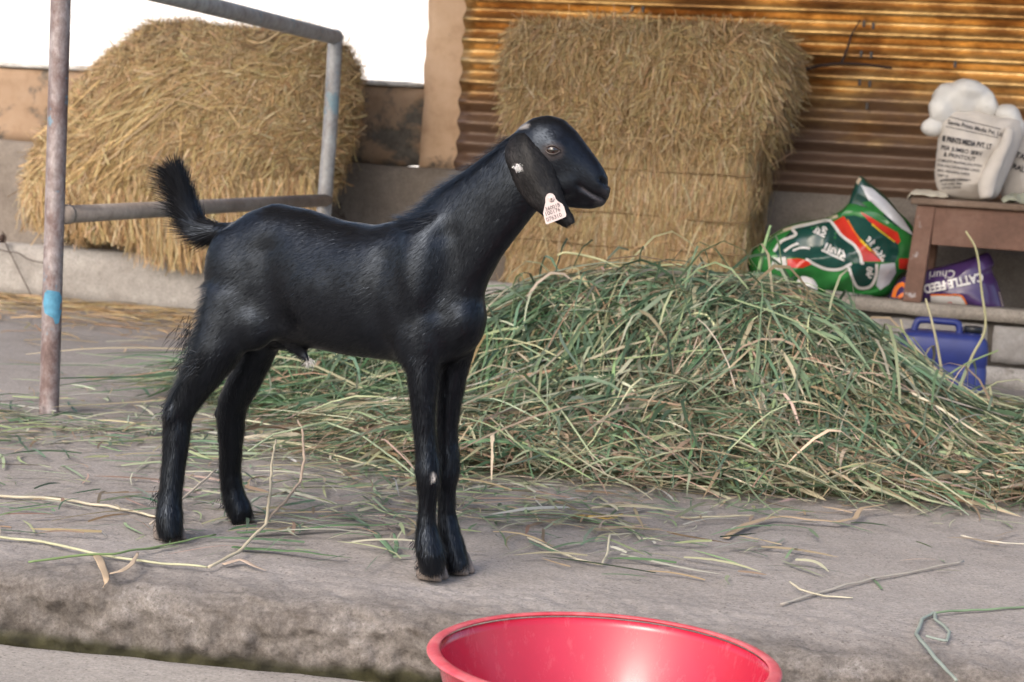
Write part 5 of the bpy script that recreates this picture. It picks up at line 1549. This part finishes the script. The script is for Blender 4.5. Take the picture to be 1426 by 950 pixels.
stalk('green_leaf', 'long green blade running behind the goat near hind hoof toward forelegs', 'leaf', [(330, 742, .008), (400, 738, .010), (470, 732, .012), (540, 730, .012), (590, 727, .008)], .0075, .002, (.10, .18, .09), True)
stalk('grass_stalk', 'long pale and green stalk along the rough platform edge left of the hind hoof', 'stalk', [(-20, 746, .006), (60, 754, .006), (130, 770, .006), (200, 782, .006), (288, 790, .006)], .0040, .003, (.42, .42, .28))
stalk('grass_stalk', 'green stalk lying across the long pale one by the platform edge', 'stalk', [(40, 784, .004), (95, 774, .012), (160, 771, .012), (228, 760, .008), (300, 745, .008)], .0034, .0024, GRN)
stalk('grass_stalk', 'thick white stalk running in from the far left toward the hind hoof', 'stalk', [(-20, 690, .006), (70, 694, .006), (150, 705, .006), (220, 720, .006)], .0046, .0036, (.46, .42, .32))
stalk('grass_stalk', 'tall kinked straw loop rising between the goat legs', 'stalk', [(290, 790, .006), (330, 770, .012), (370, 730, .03), (376, 690, .045), (378, 650, .06), (384, 612, .075)], .0042, .0024, (.46, .41, .30))
stalk('grass_stalk', 'pale bowed straw forking off the kinked loop between the goat legs', 'stalk', [(372, 725, .03), (395, 700, .03), (418, 672, .03), (424, 640, .045), (420, 595, .06), (415, 585, .062)], .0042, .0028, (.44, .34, .26))
stalk('grass_stalk', 'long arched green stem bridging over to the goat foreleg', 'stalk', [(345, 628, .02), (380, 606, .045), (420, 596, .062), (455, 588, .066), (500, 604, .058), (545, 636, .04), (580, 665, .02)], .0036, .0030, (.30, .36, .24))
stalk('grass_stalk', 'straight pale stem on the floor left of the goat forelegs', 'stalk', [(355, 606, .02), (420, 620, .02), (470, 635, .016), (540, 655, .010), (590, 668, .006)], .0036, .003, (.44, .42, .29))
stalk('grass_stalk', 'slanting pale straw between the two hind legs', 'stalk', [(210, 730, .02), (260, 690, .02), (300, 655, .02)], .0036, .003, (.46, .40, .33))
stalk('dry_leaf', 'shrivelled brown leaf drooping over the platform edge', 'leaf', [(134, 772, .010), (142, 786, .010), (148, 806, .004), (142, 820, -.01)], .007, .002, TAN, True)
stalk('dry_leaf', 'curled tan leaf at the end of the pale stalk by the edge', 'leaf', [(150, 800, .004), (168, 795, .010), (185, 785, .014), (192, 770, .012)], .006, .002, (.42, .33, .24), True)
stalk('dry_leaf', 'twisted tan leaf at the foot of the kinked straw loop', 'leaf', [(310, 786, .006), (335, 778, .012), (352, 786, .010), (370, 794, .004)], .006, .002, (.42, .33, .26), True)
stalk('green_leaf', 'folded green leaf standing just left of the goat near forehoof', 'leaf', [(520, 740, .004), (532, 752, .018), (548, 772, .006), (552, 758, .012), (548, 742, .02)], .006, .002, (.12, .20, .12), True)
stalk('grass_stalk', 'long pale stalk arching over the crest of the grass heap', 'stalk', [(775, 352, .0)] and [(760, 620, .02), (830, 640, .03), (905, 668, .02), (1000, 680, .02)], .0036, .003, (.42, .42, .28))
# stems that stand out of the heap in front of the jerrycan and sacks
def heap_stem(label, pts, Y, r, col, flat=False):
    P = spline(np.array([at_y(px, py, Y + dy) for px, py, dy in pts]), 24)
    V, F = tube(P, np.linspace(r, r * .6, 24), 7)
    cols = np.clip(np.array(col)[None, :] * (1 + .25 * vnoise(np.asarray(V), 20, 3)[:, :1]), .01, .9)
    tag(obj('grass_stalk', V, F, M['stalk'], cols=cols), label, 'stalk', 'stems standing out of the grass heap')
heap_stem('upright dry stem crossing the stool apron above the jerrycan cap', [(1330, 560, -.05), (1352, 500, 0), (1372, 458, 0), (1367, 405, 0), (1360, 350, 0), (1345, 322, 0)], 5.15, .0042, (.40, .38, .22))
heap_stem('upright pale stem in front of the stool leg and jerrycan handle', [(1315, 540, 0), (1305, 480, 0), (1297, 445, 0), (1289, 416, 0)], 5.1, .0042, (.46, .42, .27))
heap_stem('slanting pale stem before the left half of the blue jerrycan', [(1330, 540, 0), (1290, 500, 0), (1262, 468, 0), (1254, 445, 0)], 5.1, .0040, (.46, .41, .26))
heap_stem('green stem slanting up to the right across the jerrycan', [(1290, 545, 0), (1340, 510, 0), (1390, 488, 0)], 5.05, .0032, (.24, .32, .14))
heap_stem('long curved pale stem sweeping down the right flank of the heap', [(1150, 500, .35), (1230, 530, .15), (1290, 565, .05), (1312, 600, -.05), (1315, 640, -.2)], 4.35, .0045, (.46, .44, .36))
heap_stem('long green stem running from the heap crest down to its right foot', [(1060, 420, .1), (1130, 470, -.1), (1200, 540, -.25), (1290, 600, -.3), (1400, 660, -.45)], 4.35, .0042, (.20, .28, .17))
heap_stem('bowed pale stem rising from the heap crest in front of the straw bale', [(900, 388, 0), (860, 372, 0), (830, 360, 0), (790, 352, 0), (776, 356, 0)], 4.6, .0040, (.42, .42, .25))
heap_stem('long pale stem lying in an arc over the heap face', [(1040, 560, 0), (1110, 600, -.05), (1180, 640, -.15), (1290, 665, -.2), (1420, 720, -.3)], 3.95, .0042, (.36, .40, .28))
heap_stem('bright green blade standing up before the green feed sack', [(1048, 420, 0), (1056, 380, 0), (1064, 345, 0), (1073, 314, 0)], 4.75, .0060, (.20, .30, .15))
